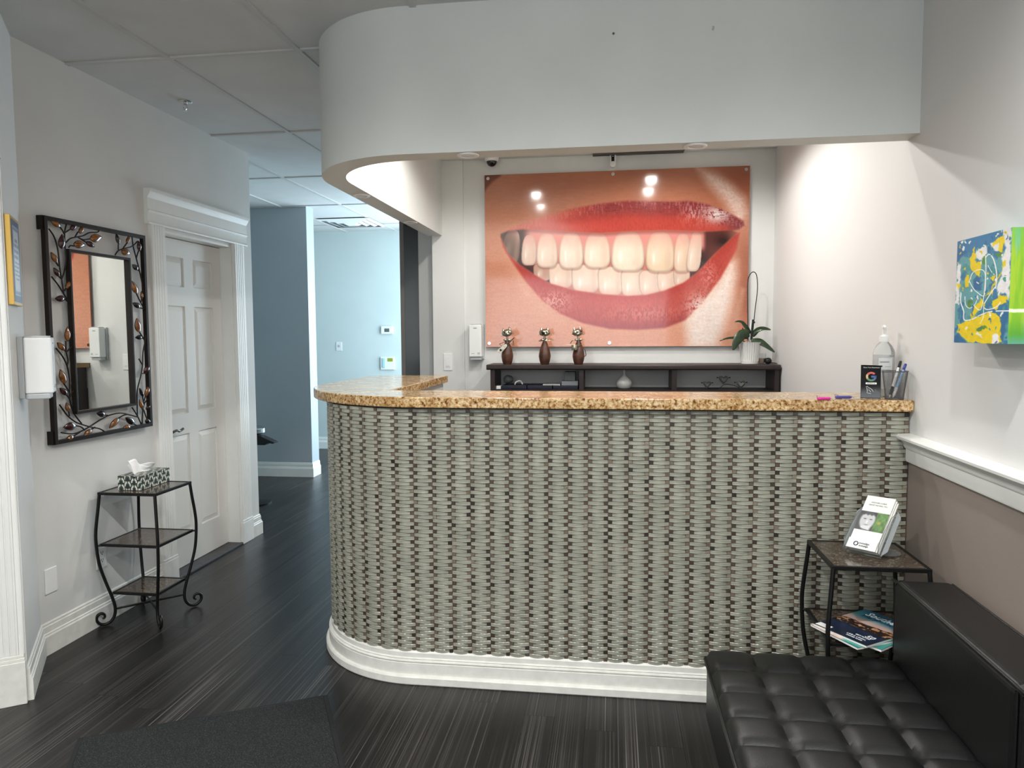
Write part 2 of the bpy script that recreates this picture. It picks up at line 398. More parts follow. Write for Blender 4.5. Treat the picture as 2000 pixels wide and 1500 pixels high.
# corridor side wall with window
m = MB(); m.box(-1.26, -1.14, 5.17, 6.45, 0, 2.668); m.box(-1.26, -1.14, 8.25, 8.48, 0, 2.668); m.box(-1.26, -1.14, 6.45, 8.25, 0, .4); m.box(-1.26, -1.14, 6.45, 8.25, 2.45, 2.668)
struct(m.build('wall_corridor_side', CORR), 'corridor side wall with a window', 'wall')
wn = struct(MB().box(-1.215, -1.205, 6.45, 8.25, .4, 2.45).build('window_2', GLASS), 'window in the corridor side wall', 'window')
m = MB(); 
for y in (6.45, 7.33, 8.21): m.box(-1.24, -1.16, y, y+.04, .4, 2.45)
m.box(-1.24, -1.16, 6.45, 8.25, .4, .44); m.box(-1.24, -1.16, 6.45, 8.25, 2.41, 2.45); m.build('window_frame', TRIMW, wn)
# unseen street wall behind the camera, its window added for fill light
m = MB(); m.box(-5.2, -2.1, YF-.12, YF, 0, 2.668); m.box(.9, 1.06, YF-.12, YF, 0, 2.668); m.box(-2.1, .9, YF-.12, YF, 0, .92); m.box(-2.1, .9, YF-.12, YF, 2.35, 2.668)
struct(m.build('wall_front', WALL), 'street wall behind the camera', 'wall')
wn = struct(MB().box(-2.1, .9, YF-.075, YF-.065, .92, 2.35).build('window_1', GLASS), 'unseen window added behind the camera for the fill light', 'window')
m = MB()
for x in (-2.1, -1.12, -.12, .86): m.box(x, x+.04, YF-.1, YF-.04, .92, 2.35)
m.box(-2.1,.9,YF-.1,YF-.04,.92,.96); m.box(-2.1,.9,YF-.1,YF-.04,2.31,2.35); m.build('window_frame', TRIMW, wn)
# diagonal entry wall at the left edge
A0 = Vector((-2.469, 2.775)); B0 = Vector((-2.224, 2.424)); At = (B0-A0).normalized(); An = Vector((-At.y, At.x)); 
if An.x < 0: An = -An
Bt = -An                                        # along the door face, away from the room
B1 = B0+Bt*.115; B2 = B1+Bt*.86; B3 = B2+Bt*.6
def P2(p, n=0, t=0): return (p.x, p.y)
poly = [(A0.x,A0.y), (B0.x,B0.y), (B1.x,B1.y), (B1.x-At.x*.14,B1.y-At.y*.14), (-2.61, 2.775)]
def area2(p): return sum(p[i][0]*p[(i+1)%len(p)][1]-p[(i+1)%len(p)][0]*p[i][1] for i in range(len(p)))
def ccw(p): return p if area2(p) > 0 else p[::-1]
m = MB(); m.prism(ccw(poly), 0, 2.668)
lint = [B1, B2, B2-At*.14, B1-At*.14]; m.prism(ccw([(p.x,p.y) for p in lint]), 2.04, 2.668)
far_ = [B2, B3, B3-At*.14, B2-At*.14]; m.prism(ccw([(p.x,p.y) for p in far_]), 0, 2.668)
struct(m.build('wall_entry', WALL), 'short diagonal wall beside the entry door', 'wall')
struct(MB().box(-5.2, -5.1, YF-.1, 4.7, 0, 2.668).build('wall_entry_end', WALL), 'far left end wall', 'wall')

# soffit over the desk
CX, CY, RO = -.795, 3.25, .49
def deskpath(off, yend, n=20, xr=XR-.003):           # path right -> left -> back, off>0 outwards
    r = RO+off; pts = [(xr, CY-r)]
    for k in range(n+1):
        a = math.pi/2*k/n; pts.append((CX-r*math.sin(a), CY-r*math.cos(a)))
    pts.append((CX-r, yend)); return pts
out, inn = deskpath(0.005, 5.036, 28, XR), deskpath(-.098, 5.036, 28, XR)
cr = deskpath(-.098, 5.036, 28, XR)
struct(MB().prism(ccw(cr+[(XR,5.036)]), 2.604, 2.631).build('ceiling_reception', HEADER), 'plain white ceiling inside the reception bulkhead', 'ceiling')
m = MB(); n = len(out)
for k in range(n-1):
    q = [out[k], out[k+1], inn[k+1], inn[k]]
    vs = [(p[0],p[1],2.09) for p in q]+[(p[0],p[1],2.668) for p in q]
    fs = [(0,1,2,3), (7,6,5,4), (1,0,4,5), (3,2,6,7)]
    if k == 0: fs.append((0,3,7,4))
    if k == n-2: fs.append((2,1,5,6))
    m.add(vs, fs)
bm = bmesh.new(); me = bpy.data.meshes.new('wall_soffit')
me.from_pydata([tuple(v) for v in m.v], [], m.f); bm.from_mesh(me); bmesh.ops.remove_doubles(bm, verts=bm.verts, dist=1e-5); bmesh.ops.recalc_face_normals(bm, faces=bm.faces); bm.to_mesh(me); bm.free()
me.polygons.foreach_set('use_smooth', [True]*len(me.polygons)); me.set_sharp_from_angle(angle=math.radians(30)); me.materials.append(HEADER)
sof = bpy.data.objects.new('wall_soffit', me); COL.objects.link(sof); struct(sof, 'curved white bulkhead hanging over the reception desk', 'wall')

# ------------------------------------------------------------------ baseboards and trims
BASEP = [(0,0),(.017,0),(.017,.082),(.013,.088),(.013,.094),(.009,.098),(.009,.124),(.006,.128),(.006,.136),(.002,.141),(0,.141)]
def base(name, path, label, prof=BASEP, m_=TRIMD):
    return struct(MB().sweep(path, prof).build(name, m_, smooth=25), label, 'baseboard')
base('baseboard_left', [(XL,3.632),(XL,2.775),(B0.x,B0.y)], 'white moulded baseboard under the mirror, turning to the entry')
base('baseboard_left_far', [(-2.61,4.757),(XL,4.757),(XL,4.632)], 'white baseboard wrapping the corner past the door')
struct(MB().sweep([(-5.0,6.75),(-2.93,6.75),(-2.93,6.92)], [(-d,z) for d,z in BASEP]).build('baseboard_partition', TRIMW, smooth=25), 'white baseboard around the corridor partition', 'baseboard')
struct(MB().sweep([(-5.0,8.48),(-2.43,8.48)], [(-d,z) for d,z in BASEP]).build('baseboard_corridor', TRIMW, smooth=25), 'white baseboard on the far corridor wall', 'baseboard')
RAILP = [(0,.933),(.010,.933),(.013,.941),(.013,.980),(.017,.982),(.021,.990),(.022,.998),(.030,1.008),(.040,1.012),(.046,1.018),(.047,1.026),(.042,1.033),(0,1.035)]
struct(MB().sweep([(XR,YF),(XR,2.755)], RAILP).build('trim_1', TRIMW, smooth=25), 'white moulded chair rail on the right wall', 'trim')

# ------------------------------------------------------------------ left door
def casing(mb, y0, y1):       # fluted casing on the left wall between y0,y1
    w_ = y1-y0; prof = []
    for k in range(5):
        a = y0+w_*(.06+.88*k/5); b = y0+w_*(.06+.88*(k+1)/5); g = w_*.028
        prof += [(a,.020),(b-g*2,.020),(b-g,.013),(b,.020)] if k < 4 else [(a,.020),(b,.020)]
    poly = [(y0,0)]+[(y0,.016)]+prof+[(y1,.016),(y1,0)]
    mb.prism([(XL+d, y) for (y,d) in poly], .14, DZ+.012)
t2 = MB(); casing(t2, 3.634, DY0+.006)
tr = struct(t2.build('trim_2', TRIMW), 'white fluted door casing with a crown header on the left wall', 'trim')
t3 = MB(); casing(t3, DY1-.006, 4.628); t3.build('casing', TRIMW, tr)
for (a, b) in ((3.628, DY0+.008), (DY1-.008, 4.634)):
    m = MB().box(XL, XL+.024, a, b, 0, .145); m.box(XL, XL+.0225, a+.002, b-.002, .145, .160); m.build('plinth_block', TRIMW, tr, bevel=.003)
HP = [(0,DZ+.012),(.026,DZ+.012),(.028,DZ+.020),(.022,DZ+.028),(.020,DZ+.034),(.020,DZ+.072),(.026,DZ+.078),(.030,DZ+.084),(.022,DZ+.090),(.021,DZ+.150),(.026,DZ+.160),(.034,DZ+.170),(.038,DZ+.182),(.048,DZ+.190),(.048,DZ+.198),(0,DZ+.200)]
MB().sweep([(XL,4.660),(XL,3.605)], [(d,z) for d,z in HP]).build('header', TRIMW, tr, smooth=25)
m = MB(); m.box(-2.61,-2.470,DY0,DY0+.014,.012,DZ); m.box(-2.61,-2.470,DY1-.014,DY1,.012,DZ); m.box(-2.61,-2.470,DY0+.014,DY1-.014,DZ-.014,DZ); m.build('jamb', TRIMW, tr)
MB().box(-2.61, -2.452, DY0+.001, DY1-.001, 0, .013).build('threshold', mat('dark_threshold', (62,62,64), .45, var=.15, vscale=30), tr, bevel=.003)
def sixpanel(name, M, w_, h, label, th=.035, handle=None):
    """door in local x (width) / z (height); face towards +y"""
    d = MB(M); d.box(0, w_, -th, -.010, 0, h)
    st = .105*w_/.74; ms = .10*w_/.74; pw = (w_-2*st-ms)/2
    rows = [(.205,.80), (.925,1.575), (1.69,1.865)]; k = h/1.97
    xs = [(st, st+pw), (st+pw+ms, w_-st)]
    fr_ = MB(M)
    zed = [0]+[v*k for r in rows for v in r]+[h]
    fr_.box(0, st, -.010, 0, 0, h); fr_.box(w_-st, w_, -.010, 0, 0, h); fr_.box(st+pw, st+pw+ms, -.010, 0, 0, h)
    for (a, b) in xs:
        for q in range(0, 8, 2): fr_.box(a, b, -.010, 0, zed[q], zed[q+1])
    root = d.build(name, DOORW, smooth=20); struct(root, label, 'door')
    fr_.build('stile_frame', DOORW, root)
    for (a, b) in xs:
        for (z0, z1) in rows:
            z0 *= k; z1 *= k; p = MB(M); e = .034; i_ = .004
            A = [(a+i_,z0+i_),(b-i_,z0+i_),(b-i_,z1-i_),(a+i_,z1-i_)]; B = [(a+e,z0+e),(b-e,z0+e),(b-e,z1-e),(a+e,z1-e)]
            p.add([(x,-.0098,z) for x,z in A]+[(x,-.002,z) for x,z in B], [(4,5,6,7)]+[(q,(q+1)%4,4+(q+1)%4,4+q) for q in range(4)])
            p.build('panel', DOORW, root)
    return root
XD = XL-.082
d1 = sixpanel('door_1', frame((XD, DY1-.016, .016), (0,-1,0), (1,0,0), (0,0,1)), DY1-DY0-.032, DZ-.034, 'white six panel door closed in the left wall')
lv = MB(); hp = Vector((XD, 3.845, .845))
lv.tube([hp, hp+Vector((.010,0,0))], .026, 16); lv.tube([hp, hp+Vector((.045,0,0))], .009, 10)
lv.tube(smoothpts([hp+Vector((.045,-.004,0)), hp+Vector((.048,.03,.006)), hp+Vector((.046,.06,-.002)), hp+Vector((.047,.095,.008))]), .0075, 8)
tag(lv.build('door_handle', NICKEL, d1, smooth=50), 'satin nickel lever handle')

# entry door at the left edge: casing, plinth, header
EB = frame((B0.x, B0.y, 0), (Bt.x,Bt.y,0), (At.x,At.y,0), (0,0,1))     # x along the door wall, y out of it
m = MB(EB); m.box(.004,.116,0,.0115,.19,2.05)
for (a, b, dd) in ((.006,.022,.014),(.022,.030,.019),(.030,.046,.016),(.050,.066,.016),(.070,.086,.016),(.090,.115,.020)): m.box(a, b, 0, dd, .19, 2.05)
t4 = struct(m.build('trim_3', TRIMW, bevel=.002), 'white door casing at the left edge of the picture', 'trim')
m = MB(EB); m.box(.002, .120, 0, .026, 0, .165); m.box(.004,.118,0,.022,.165,.178); m.box(.006,.116,0,.019,.178,.19); m.build('plinth_block', TRIMD, t4, bevel=.002)
m = MB(EB)
for (z0, z1, dd) in ((2.05,2.062,.028),(2.062,2.075,.023),(2.075,2.115,.02),(2.115,2.128,.03),(2.128,2.20,.021),(2.20,2.215,.03),(2.215,2.23,.042),(2.23,2.243,.05)): m.box(-.004 if dd > .025 else .0, .98, 0, dd, z0, z1)
m.build('header', TRIMW, t4)
d2 = sixpanel('door_2', frame((B1.x+Bt.x*.005-At.x*.02, B1.y+Bt.y*.005-At.y*.02, .012), (Bt.x,Bt.y,0), (At.x,At.y,0), (0,0,1)), .85, 2.025, 'white entry door at the left edge of the picture')
m = MB(); kb = B1+Bt*.075-At*.02; kp = Vector((kb.x, kb.y, .93)); ax_ = Vector((At.x,At.y,0))
m.tube([kp, kp+ax_*.008], .026, 14); m.tube([kp, kp+ax_*.04], .009, 10); m.sphere(kp+ax_*.052, .024); tag(m.build('door_knob', NICKEL, d2, smooth=50), 'satin nickel door knob')

# dark door beyond the desk
d3 = struct(MB(rotz(math.radians(9), (-1.572, 5.30, 0))).box(0, .172, 0, .04, .01, 2.3).build('door_3', mat('dark_glossy_door', (50,57,55), .22), bevel=.003), 'dark grey door panel standing open past the desk', 'door')
MB(rotz(math.radians(9), (-1.572, 5.30, 0))).box(-.002, .028, -.004, .044, .01, 2.3).build('edge_strip', mat('taupe_edge', (112,106,100), .4), d3)
MB().box(-1.52, -1.42, 5.262, 5.300, 2.20, 2.225).build('track', BLACKM, d3)
struct(MB().box(-1.398, -1.262, 5.175, 5.30, 0, 2.668).build('wall_jamb', mat('grey_jamb_paint', (190,190,188), .5)), 'grey jamb beside the dark door', 'wall')

# ------------------------------------------------------------------ reception counter
YC = CY-RO-.0           # nominal tile back plane y = 2.76
ctr = thing('reception_counter', (-.1, 2.95, 0), 'curved reception counter clad in woven grey glass mosaic tile', 'counter')
ob, ib = deskpath(-.012, 4.18, 24), deskpath(-.13, 4.18, 24)
m = MB()
for k in range(len(ob)-1):
    q = [ob[k], ob[k+1], ib[k+1], ib[k]]
    vs = [(p[0],p[1],0) for p in q]+[(p[0],p[1],1.114) for p in q]
    fs = [(0,1,2,3), (7,6,5,4), (1,0,4,5), (3,2,6,7)]
    if k == 0: fs.append((0,3,7,4))
    if k == len(ob)-2: fs.append((2,1,5,6))
    m.add(vs, fs)
m.build('knee_wall', mat('grout_grey', (74,70,64), .8), ctr)
MB().box(-1.16, -.99, 3.15, 4.18, 0, 1.114).build('inner_support', HEADER, ctr)
CB = [(0,0),(.040,0),(.043,.004),(.043,.030),(.038,.036),(.029,.038),(.029,.082),(.023,.085),(.029,.089),(.029,.092),(.021,.096),(.024,.100),(.018,.104),(.018,.122),(.013,.127),(.010,.131),(0,.131)]
MB().sweep(deskpath(-.010, 4.18, 40), CB).build('skirting', TRIMD, ctr, smooth=25)
tag([o for o in COL.objects if o.name.startswith('skirting')][0], 'white moulded skirting with scuffs')
# mosaic: column pitch 76 mm, bar 60 x 15 mm, stone 15 x 15 mm
PIT, RH, SW = .0765, .01465, .0155
ZB, ZT = .128, 1.113
LS = XR-.003-CX; LA = RO*math.pi/2; LT = LS+LA+.9
def onpath(s, d):           # arc length from the right wall, outward distance d from the tile plane
    if s < LS: return Vector((XR-.003-s, CY-RO-d, 0))
    if s < LS+LA:
        a = (s-LS)/RO; return Vector((CX-(RO+d)*math.sin(a), CY-(RO+d)*math.cos(a), 0))
    return Vector((CX-RO-d, CY+(s-LS-LA), 0))
bars, stones = [], []
ncol = int(LT/PIT); nrow = int((ZT-ZB)/RH)
for c in range(ncol):
    jz = (random.random()-.5)*.004
    for r in range(nrow):
        z0 = ZB+r*RH+jz*.4; s0 = c*PIT+.0006; left = r % 2
        if left: bars.append((s0, s0+PIT-SW-.001, z0)); stones.append((s0+PIT-SW, s0+PIT-.0008, z0))
        else: bars.append((s0+SW, s0+PIT-.001, z0)); stones.append((s0, s0+SW-.0006, z0))
def barverts(s0, s1, z0, h=RH-.0013, nseg=6):
    vs = []; fs = []
    for k in range(nseg+1):
        t = k/nseg; s = s0+(s1-s0)*t; d = .0010+.0072*math.sin(math.pi*t)**.9
        for (dd, z) in ((-.011, z0), (d-.0008, z0), (d, z0+h*.12), (d-.0012, z0+h*.50), (d-.0002, z0+h*.86), (d-.0018, z0+h), (-.011, z0+h)):
            p = onpath(s, dd); vs.append((p.x, p.y, z))
    for k in range(nseg):
        a, b = k*7, (k+1)*7
        for j in range(6): fs.append((a+j, b+j, b+j+1, a+j+1))
    fs += [(0,1,2,3,4,5,6), tuple(nseg*7+j for j in (6,5,4,3,2,1,0))]
    return vs, fs
def score(b):
    p = onpath((b[0]+b[1])/2, 0); p.z = b[2]
    if b[0] > LS+LA*.35: return 1e9
    if p.x > .33 and p.z < .34: return 1e9
    if p.x > .66 and p.z < .74: return 1e9
    return (p-Vector((0,0,CAMH))).length
bars.sort(key=score)
for b in bars[:300]:
    mm = MB(); mm.add(*barverts(*b)); mm.build('glass_tile', TILEM, ctr, smooth=35, fix=True)
mm = MB()
for b in bars[300:]: mm.add(*barverts(*b))
o = mm.build('glass_tile_field', TILEM, ctr, smooth=35); o['kind'] = 'stuff'; o['label'] = 'rows of arched grey-green glass bars'
mm = MB(); tint = []
for (s0, s1, z0) in stones:
    h = RH-.0012; dz = .0008+.0024*random.random(); t = random.random()**1.3; ps = []
    for s in (s0, s1):
        for dd in (-.011, dz):
            p = onpath(s, dd); ps += [(p.x,p.y,z0), (p.x,p.y,z0+h)]
    mm.add(ps, [(2,6,7,3), (0,2,3,1), (6,4,5,7), (0,4,6,2), (1,3,7,5)]); tint += [t]*8
o = mm.build('stone_tile_field', STONEM, ctr); o['kind'] = 'stuff'; o['label'] = 'small brown marble squares between the glass bars'
at = o.data.attributes.new('tint', 'FLOAT', 'POINT'); at.data.foreach_set('value', tint)

# granite top
gp = [(XR-.002, 2.722)]
for k in range(25):
    a = math.pi/2*k/24; gp.append((-.70-.73*math.sin(a), 3.50-.778*math.cos(a)))
gp += [(-1.43,4.06)]+[(-1.31-.12*math.cos(a), 4.08+.12*math.sin(a)) for a in [math.pi/2*k/6 for k in range(7)]]
gp += [(-.965,4.20), (-.965,3.07), (XR-.002,3.07)]
gp = ccw(gp)
g = MB().prism(gp, 1.115, 1.156).build('granite_countertop', GRAN, smooth=40, bevel=.004, seg=3)
tag(g, 'polished tan speckled granite countertop on the curved reception counter', 'countertop')
# ------------------------------------------------------------------ flat prints made of coloured grid faces
def sstep(a, b, x): t = np.clip((x-a)/(b-a), 0, 1); return t*t*(3-2*t)
def vnoise(x, y, seed=0):
    xi, yi = np.floor(x), np.floor(y); fx, fy = x-xi, y-yi; fx = fx*fx*(3-2*fx); fy = fy*fy*(3-2*fy)
    def h(a, b): v = np.sin(a*127.1+b*311.7+seed*74.7)*43758.5453; return v-np.floor(v)
    return (h(xi,yi)*(1-fx)+h(xi+1,yi)*fx)*(1-fy)+(h(xi,yi+1)*(1-fx)+h(xi+1,yi+1)*fx)*fy
def fbm(x, y, seed=0): return .5*vnoise(x,y,seed)+.27*vnoise(x*2.1,y*2.1,seed+1)+.15*vnoise(x*4.3,y*4.3,seed+2)+.08*vnoise(x*8.7,y*8.7,seed+3)
def inpoly(X, Y, P):
    ins = np.zeros(X.shape, bool); n = len(P)
    for i in range(n):
        x0, y0 = P[i]; x1, y1 = P[(i+1)%n]
        c = ((y0 > Y) != (y1 > Y)); xx = (x1-x0)*(Y-y0)/((y1-y0) if y1 != y0 else 1e-9)+x0
        ins ^= c & (X < xx)
    return ins
def dseg(X, Y, P, closed=False):
    D = np.full(X.shape, 1e9); n = len(P)
    for i in range(n if closed else n-1):
        ax, ay = P[i]; bx, by = P[(i+1)%n]; dx, dy = bx-ax, by-ay; L = dx*dx+dy*dy+1e-9
        t = np.clip(((X-ax)*dx+(Y-ay)*dy)/L, 0, 1); D = np.minimum(D, np.hypot(X-ax-t*dx, Y-ay-t*dy))
    return D
def soft(X, Y, P, w_): d = dseg(X, Y, P, True); return sstep(-w_, w_, np.where(inpoly(X, Y, P), d, -d))
def blend(C, c, a): return C*(1-a[...,None])+np.array(c, float)*a[...,None]
def s2l(C): C = np.clip(C, 0, 255)/255; return np.where(C <= .04045, C/12.92, ((C+.055)/1.055)**2.4)
def gridprint(name, C, origin, eu, ev, mat_, parent):
    """C rows (top to bottom) x cols x 3 sRGB colours; one flat face per cell"""
    h, w_, _ = C.shape; o0, eu, ev = np.array(origin, float), np.array(eu, float), np.array(ev, float)
    u = np.linspace(0, 1, w_+1); v = np.linspace(0, 1, h+1); U, V = np.meshgrid(u, v)
    P = o0+U[...,None]*eu+V[...,None]*ev; P = P.reshape(-1, 3); c = P.mean(0); c = np.array([c[0], c[1], P[:,2].min()])
    idx = np.arange((h+1)*(w_+1)).reshape(h+1, w_+1)
    F = np.stack([idx[:-1,:-1], idx[1:,:-1], idx[1:,1:], idx[:-1,1:]], -1).reshape(-1, 4)
    me = bpy.data.meshes.new(name); me.vertices.add(len(P)); me.vertices.foreach_set('co', (P-c).astype(np.float32).ravel())
    me.loops.add(F.size); me.loops.foreach_set('vertex_index', F.ravel().astype(np.int32)); me.polygons.add(len(F))
    me.polygons.foreach_set('loop_start', np.arange(0, F.size, 4, dtype=np.int32)); me.update(calc_edges=True)
    # colours on points, averaged to corners
    Ce = np.pad(C, ((0,1),(0,1),(0,0)), mode='edge'); lc = s2l(Ce).reshape(-1, 3)
    ca = me.color_attributes.new('print', 'FLOAT_COLOR', 'POINT')
    ca.data.foreach_set('color', np.concatenate([lc, np.ones((len(lc),1))], 1).astype(np.float32).ravel())
    me.materials.append(mat_); o = bpy.data.objects.new(name, me); COL.objects.link(o)
    o.location = Vector(c)-(wloc(parent) if parent else Vector()); o.parent = parent
    return o

# ------------------------------------------------------------------ the big smile picture
def smile(W=560, H=372):
    u = (np.arange(W)+.5)/W; v = (np.arange(H)+.5)/H; U, V = np.meshgrid(u, v)
    TL, TR, BR, BL = (190,210), (1653,152), (1640,1147), (200,1152)
    X = (TL[0]*(1-U)+TR[0]*U)*(1-V)+(BL[0]*(1-U)+BR[0]*U)*V
    Y = (TL[1]*(1-U)+TR[1]*U)*(1-V)+(BL[1]*(1-U)+BR[1]*U)*V
    C = np.zeros(X.shape+(3,)); top, bot = np.array((202,132,100.)), np.array((238,170,138.))
    g = sstep(180, 1100, Y); C = top*(1-g[...,None])+bot*g[...,None]
    C = blend(C, (214,146,112), .8*sstep(520,230,X)*sstep(1100,350,Y))
    C = blend(C, (184,106,74), .7*sstep(1250,1650,X)*sstep(520,200,Y))
    C = blend(C, (180,100,66), .75*sstep(1540,1640,X)*sstep(450,640,Y)*sstep(1120,900,Y))
    C = blend(C, (206,140,112), .5*np.exp(-((X-640)/260)**2-((Y-330)/90)**2))
    C = blend(C, (140,78,54), .9*soft(X,Y,[(150,120),(300,150),(285,215),(240,245),(205,280),(180,320)],10))
    # sheen of the printed skin
    C = blend(C, (252,232,222), .95*soft(X,Y,[(1380,170),(1480,200),(1560,260),(1625,330),(1640,410),(1600,480),(1570,440),(1520,350),(1430,250)],40)*(.55+.45*fbm(X/9,Y/9,3)))
    C = blend(C, (255,246,240), .97*soft(X,Y,[(1380,900),(1480,800),(1540,690),(1575,680),(1580,760),(1560,900),(1520,1040),(1480,1160),(1330,1160),(1310,1000)],48)*(.7+.3*fbm(X/12,Y/12,5)))
    C = blend(C, (228,178,152), .6*soft(X,Y,[(1560,1000),(1610,820),(1630,830),(1600,1010),(1560,1150),(1530,1150)],16))
    C = blend(C, (240,188,166), .45*soft(X,Y,[(360,720),(480,860),(600,960),(640,1010),(520,980),(400,860)],50))
    C = blend(C, (238,176,152), .5*np.exp(-((X-420)/150)**2-((Y-1020)/120)**2))
    n = fbm(X/5,Y/5,9)-.5; C *= (1+.10*n*sstep(150,500,Y))[...,None]
    ns = fbm(X/40,Y/7,19)-.5; C *= (1+.06*ns)[...,None]
    # lips
    up_top = [(285,525),(330,500),(400,470),(520,430),(700,388),(850,362),(1000,346),(1150,350),(1250,350),(1330,346),(1420,362),(1500,388),(1570,425),(1620,455),(1625,480)]
    up_bot = [(1600,500),(1560,508),(1420,514),(1200,508),(1000,514),(850,526),(700,518),(560,510),(420,506),(330,515)]
    lo_in = [(286,545),(330,640),(400,700),(480,752),(570,800),(700,836),(850,858),(1000,868),(1100,862),(1200,838),(1300,795),(1370,742),(1450,655),(1570,535)]
    lo_out = [(1600,520),(1585,610),(1500,770),(1400,910),(1310,1005),(1200,1048),(1050,1058),(900,1052),(750,1020),(620,965),(520,890),(430,790),(350,680),(300,600)]
    a = soft(X,Y,lo_in+lo_out,9); lip = np.zeros_like(C)+np.array((208,82,66.))
    d_in = dseg(X,Y,lo_in)
    lip = blend(lip,(186,62,58),.7*sstep(120,190,d_in)); lip = blend(lip,(196,60,48),.55*sstep(60,10,d_in)); lip = blend(lip,(226,98,84),.5*np.exp(-((X-1000)/250)**2-((Y-910)/50)**2))
    lip = blend(lip,(238,150,140),.6*np.exp(-((X-1090)/210)**2-((Y-965)/45)**2)*(fbm(X/6,Y/13,21)>.5))
    lip = blend(lip,(246,190,178),.75*np.exp(-((X-590)/90)**2-((Y-900)/55)**2)*(fbm(X/7,Y/9,23)>.47))
    lip = blend(lip,(242,220,212),.9*np.exp(-((X-1390)/70)**2-((Y-930)/75)**2)*(fbm(X/8,Y/8,25)>.42))
    lip = blend(lip,(236,150,140),.7*np.exp(-((X-1440)/45)**2-((Y-760)/80)**2)*(fbm(X/7,Y/9,27)>.5))
    cr = np.abs(((X+.18*(X-1000)*(Y-860)/200)/52) % 1-.5); lip = blend(lip,(158,48,52),.45*sstep(.055,.0,cr)*sstep(30,100,d_in)*(fbm(X/30,Y/60,29)>.45))
    lip *= (1+.16*(fbm(X/5,Y/14,31)-.5))[...,None]; C = blend_arr(C, lip, a)
    a = soft(X,Y,up_top+up_bot,9)*(1-.35*sstep(30,0,dseg(X,Y,up_top))*sstep(800,450,X)); lip = np.zeros_like(C)+np.array((204,80,66.))
    d_t = dseg(X,Y,up_top); lip = blend(lip,(164,70,70),.9*sstep(110,35,d_t)*sstep(600,950,X)); lip = blend(lip,(150,58,62),.5*sstep(1200,1350,X)*sstep(95,20,d_t))
    lip = blend(lip,(226,140,118),.8*sstep(70,0,d_t)*sstep(860,480,X)); lip = blend(lip,(226,84,74),.5*np.exp(-((X-720)/170)**2-((Y-480)/30)**2))
    lip = blend(lip,(244,232,226),.95*np.exp(-((X-1480)/75)**2-((Y-420)/45)**2)*(fbm(X/9,Y/12,33)>.38))
    lip = blend(lip,(232,200,196),.6*(fbm(X/6,Y/24,38)>.52)*np.exp(-((X-1370)/75)**2-((Y-405)/60)**2))
    lip = blend(lip,(232,160,152),.35*(fbm(X/5,Y/26,35)>.60)*sstep(80,20,d_t)); lip = blend(lip,(120,44,50),.35*(fbm(X/26,Y/4,36)>.60)*sstep(90,30,d_t)*sstep(700,950,X))
    lip *= (1+.16*(fbm(X/5,Y/12,37)-.5))[...,None]; C = blend_arr(C, lip, a)
    # mouth opening
    mouth = [(286,530),(330,512),(420,504),(560,510),(700,518),(850,526),(1000,514),(1200,508),(1420,514),(1560,506),(1590,520)]+lo_in[::-1]
    mm = soft(X,Y,mouth,7)*(1-.5*sstep(1500,1590,X)); ins = np.zeros_like(C)+np.array((96,46,42.))
    ins = blend(ins,(112,58,52),sstep(1390,1450,X)); ins = blend(ins,(150,74,64),.8*np.exp(-((X-1520)/60)**2-((Y-640)/50)**2)); ins = blend(ins,(46,20,20),.85*np.exp(-((X-1530)/55)**2-((Y-565)/32)**2)); ins = blend(ins,(56,26,24),.8*np.exp(-((X-1400)/40)**2-((Y-700)/60)**2))
    ins = blend(ins,(78,44,40),sstep(480,380,X))
    gum = sstep(640,585,Y)*sstep(400,460,X)*sstep(1430,1400,X); ins = blend(ins,(230,152,142),gum)
    ins = blend(ins,(222,160,142),sstep(560,600,Y)*sstep(400,440,X)*sstep(1400,1370,X)*sstep(705,690,Y)); ins = blend(ins,(214,140,122),sstep(640,680,Y)*sstep(560,640,X)*sstep(1330,1280,X))
    T = [(345,105,508,695,(150,116,100),.12),(448,86,535,702,(228,196,180),.02),(550,120,528,714,(238,212,194),0),(685,136,522,720,(240,218,200),0),(830,148,522,716,(240,216,194),0),
         (1000,182,512,732,(240,220,198),0),(1176,158,516,738,(236,208,178),0),(1296,92,526,738,(232,202,176),.03),(1362,76,514,734,(232,206,186),.10)]
    B = [(524,96,690,772,(206,162,142),0),(630,132,690,812,(240,212,192),0),(768,152,696,838,(242,216,198),0),(906,136,706,854,(240,214,194),0),(1026,122,716,864,(238,212,192),0),
         (1120,112,726,856,(234,204,184),0),(1212,98,728,836,(236,206,186),0),(1292,84,716,806,(228,196,178),0)]
    def tooth(ins, t, upper):
        cx, w_, y0, y1, col, sh = t; w_ *= 1.07; y1 = y1 if upper else y1+14; yc = (y0+y1)/2; hh = (y1-y0)/2; tx = X-cx+(Y-yc)*sh
        ny = (Y-yc)/hh; nx = tx/(w_/2)
        if upper: wid = .90+.10*ny; prof = np.abs(nx/np.clip(wid,.2,2))**3.2+np.abs(ny)**np.where(ny < 0, 2.2, 3.6)
        else: wid = .98-.06*ny; prof = np.abs(nx/np.clip(wid,.2,2))**3.6+np.abs(ny)**np.where(ny < 0, 4.5, 3.2)
        aa = sstep(1.07, .93, prof); c = np.zeros_like(ins)+np.array(col, float)
        c = blend(c, [q*.80 for q in col], .8*sstep(.55,1.0,prof)); c = blend(c,(244,230,214),.5*np.exp(-((nx+.25)/.28)**2-((ny-.15)/.5)**2))
        c = blend(c,(234,176,160),.8*sstep(.1,-1,ny) if upper else .6*sstep(.3,1,ny)); c = blend(c,(252,248,242),.6*np.exp(-((nx+.42)/.09)**2-((ny-.3)/.3)**2)); c = blend(c,(214,186,166),.35*np.exp(-((nx-.55)/.22)**2))
        c *= (1+.05*(fbm(X/22,Y/40,int(cx))-.5))[...,None]
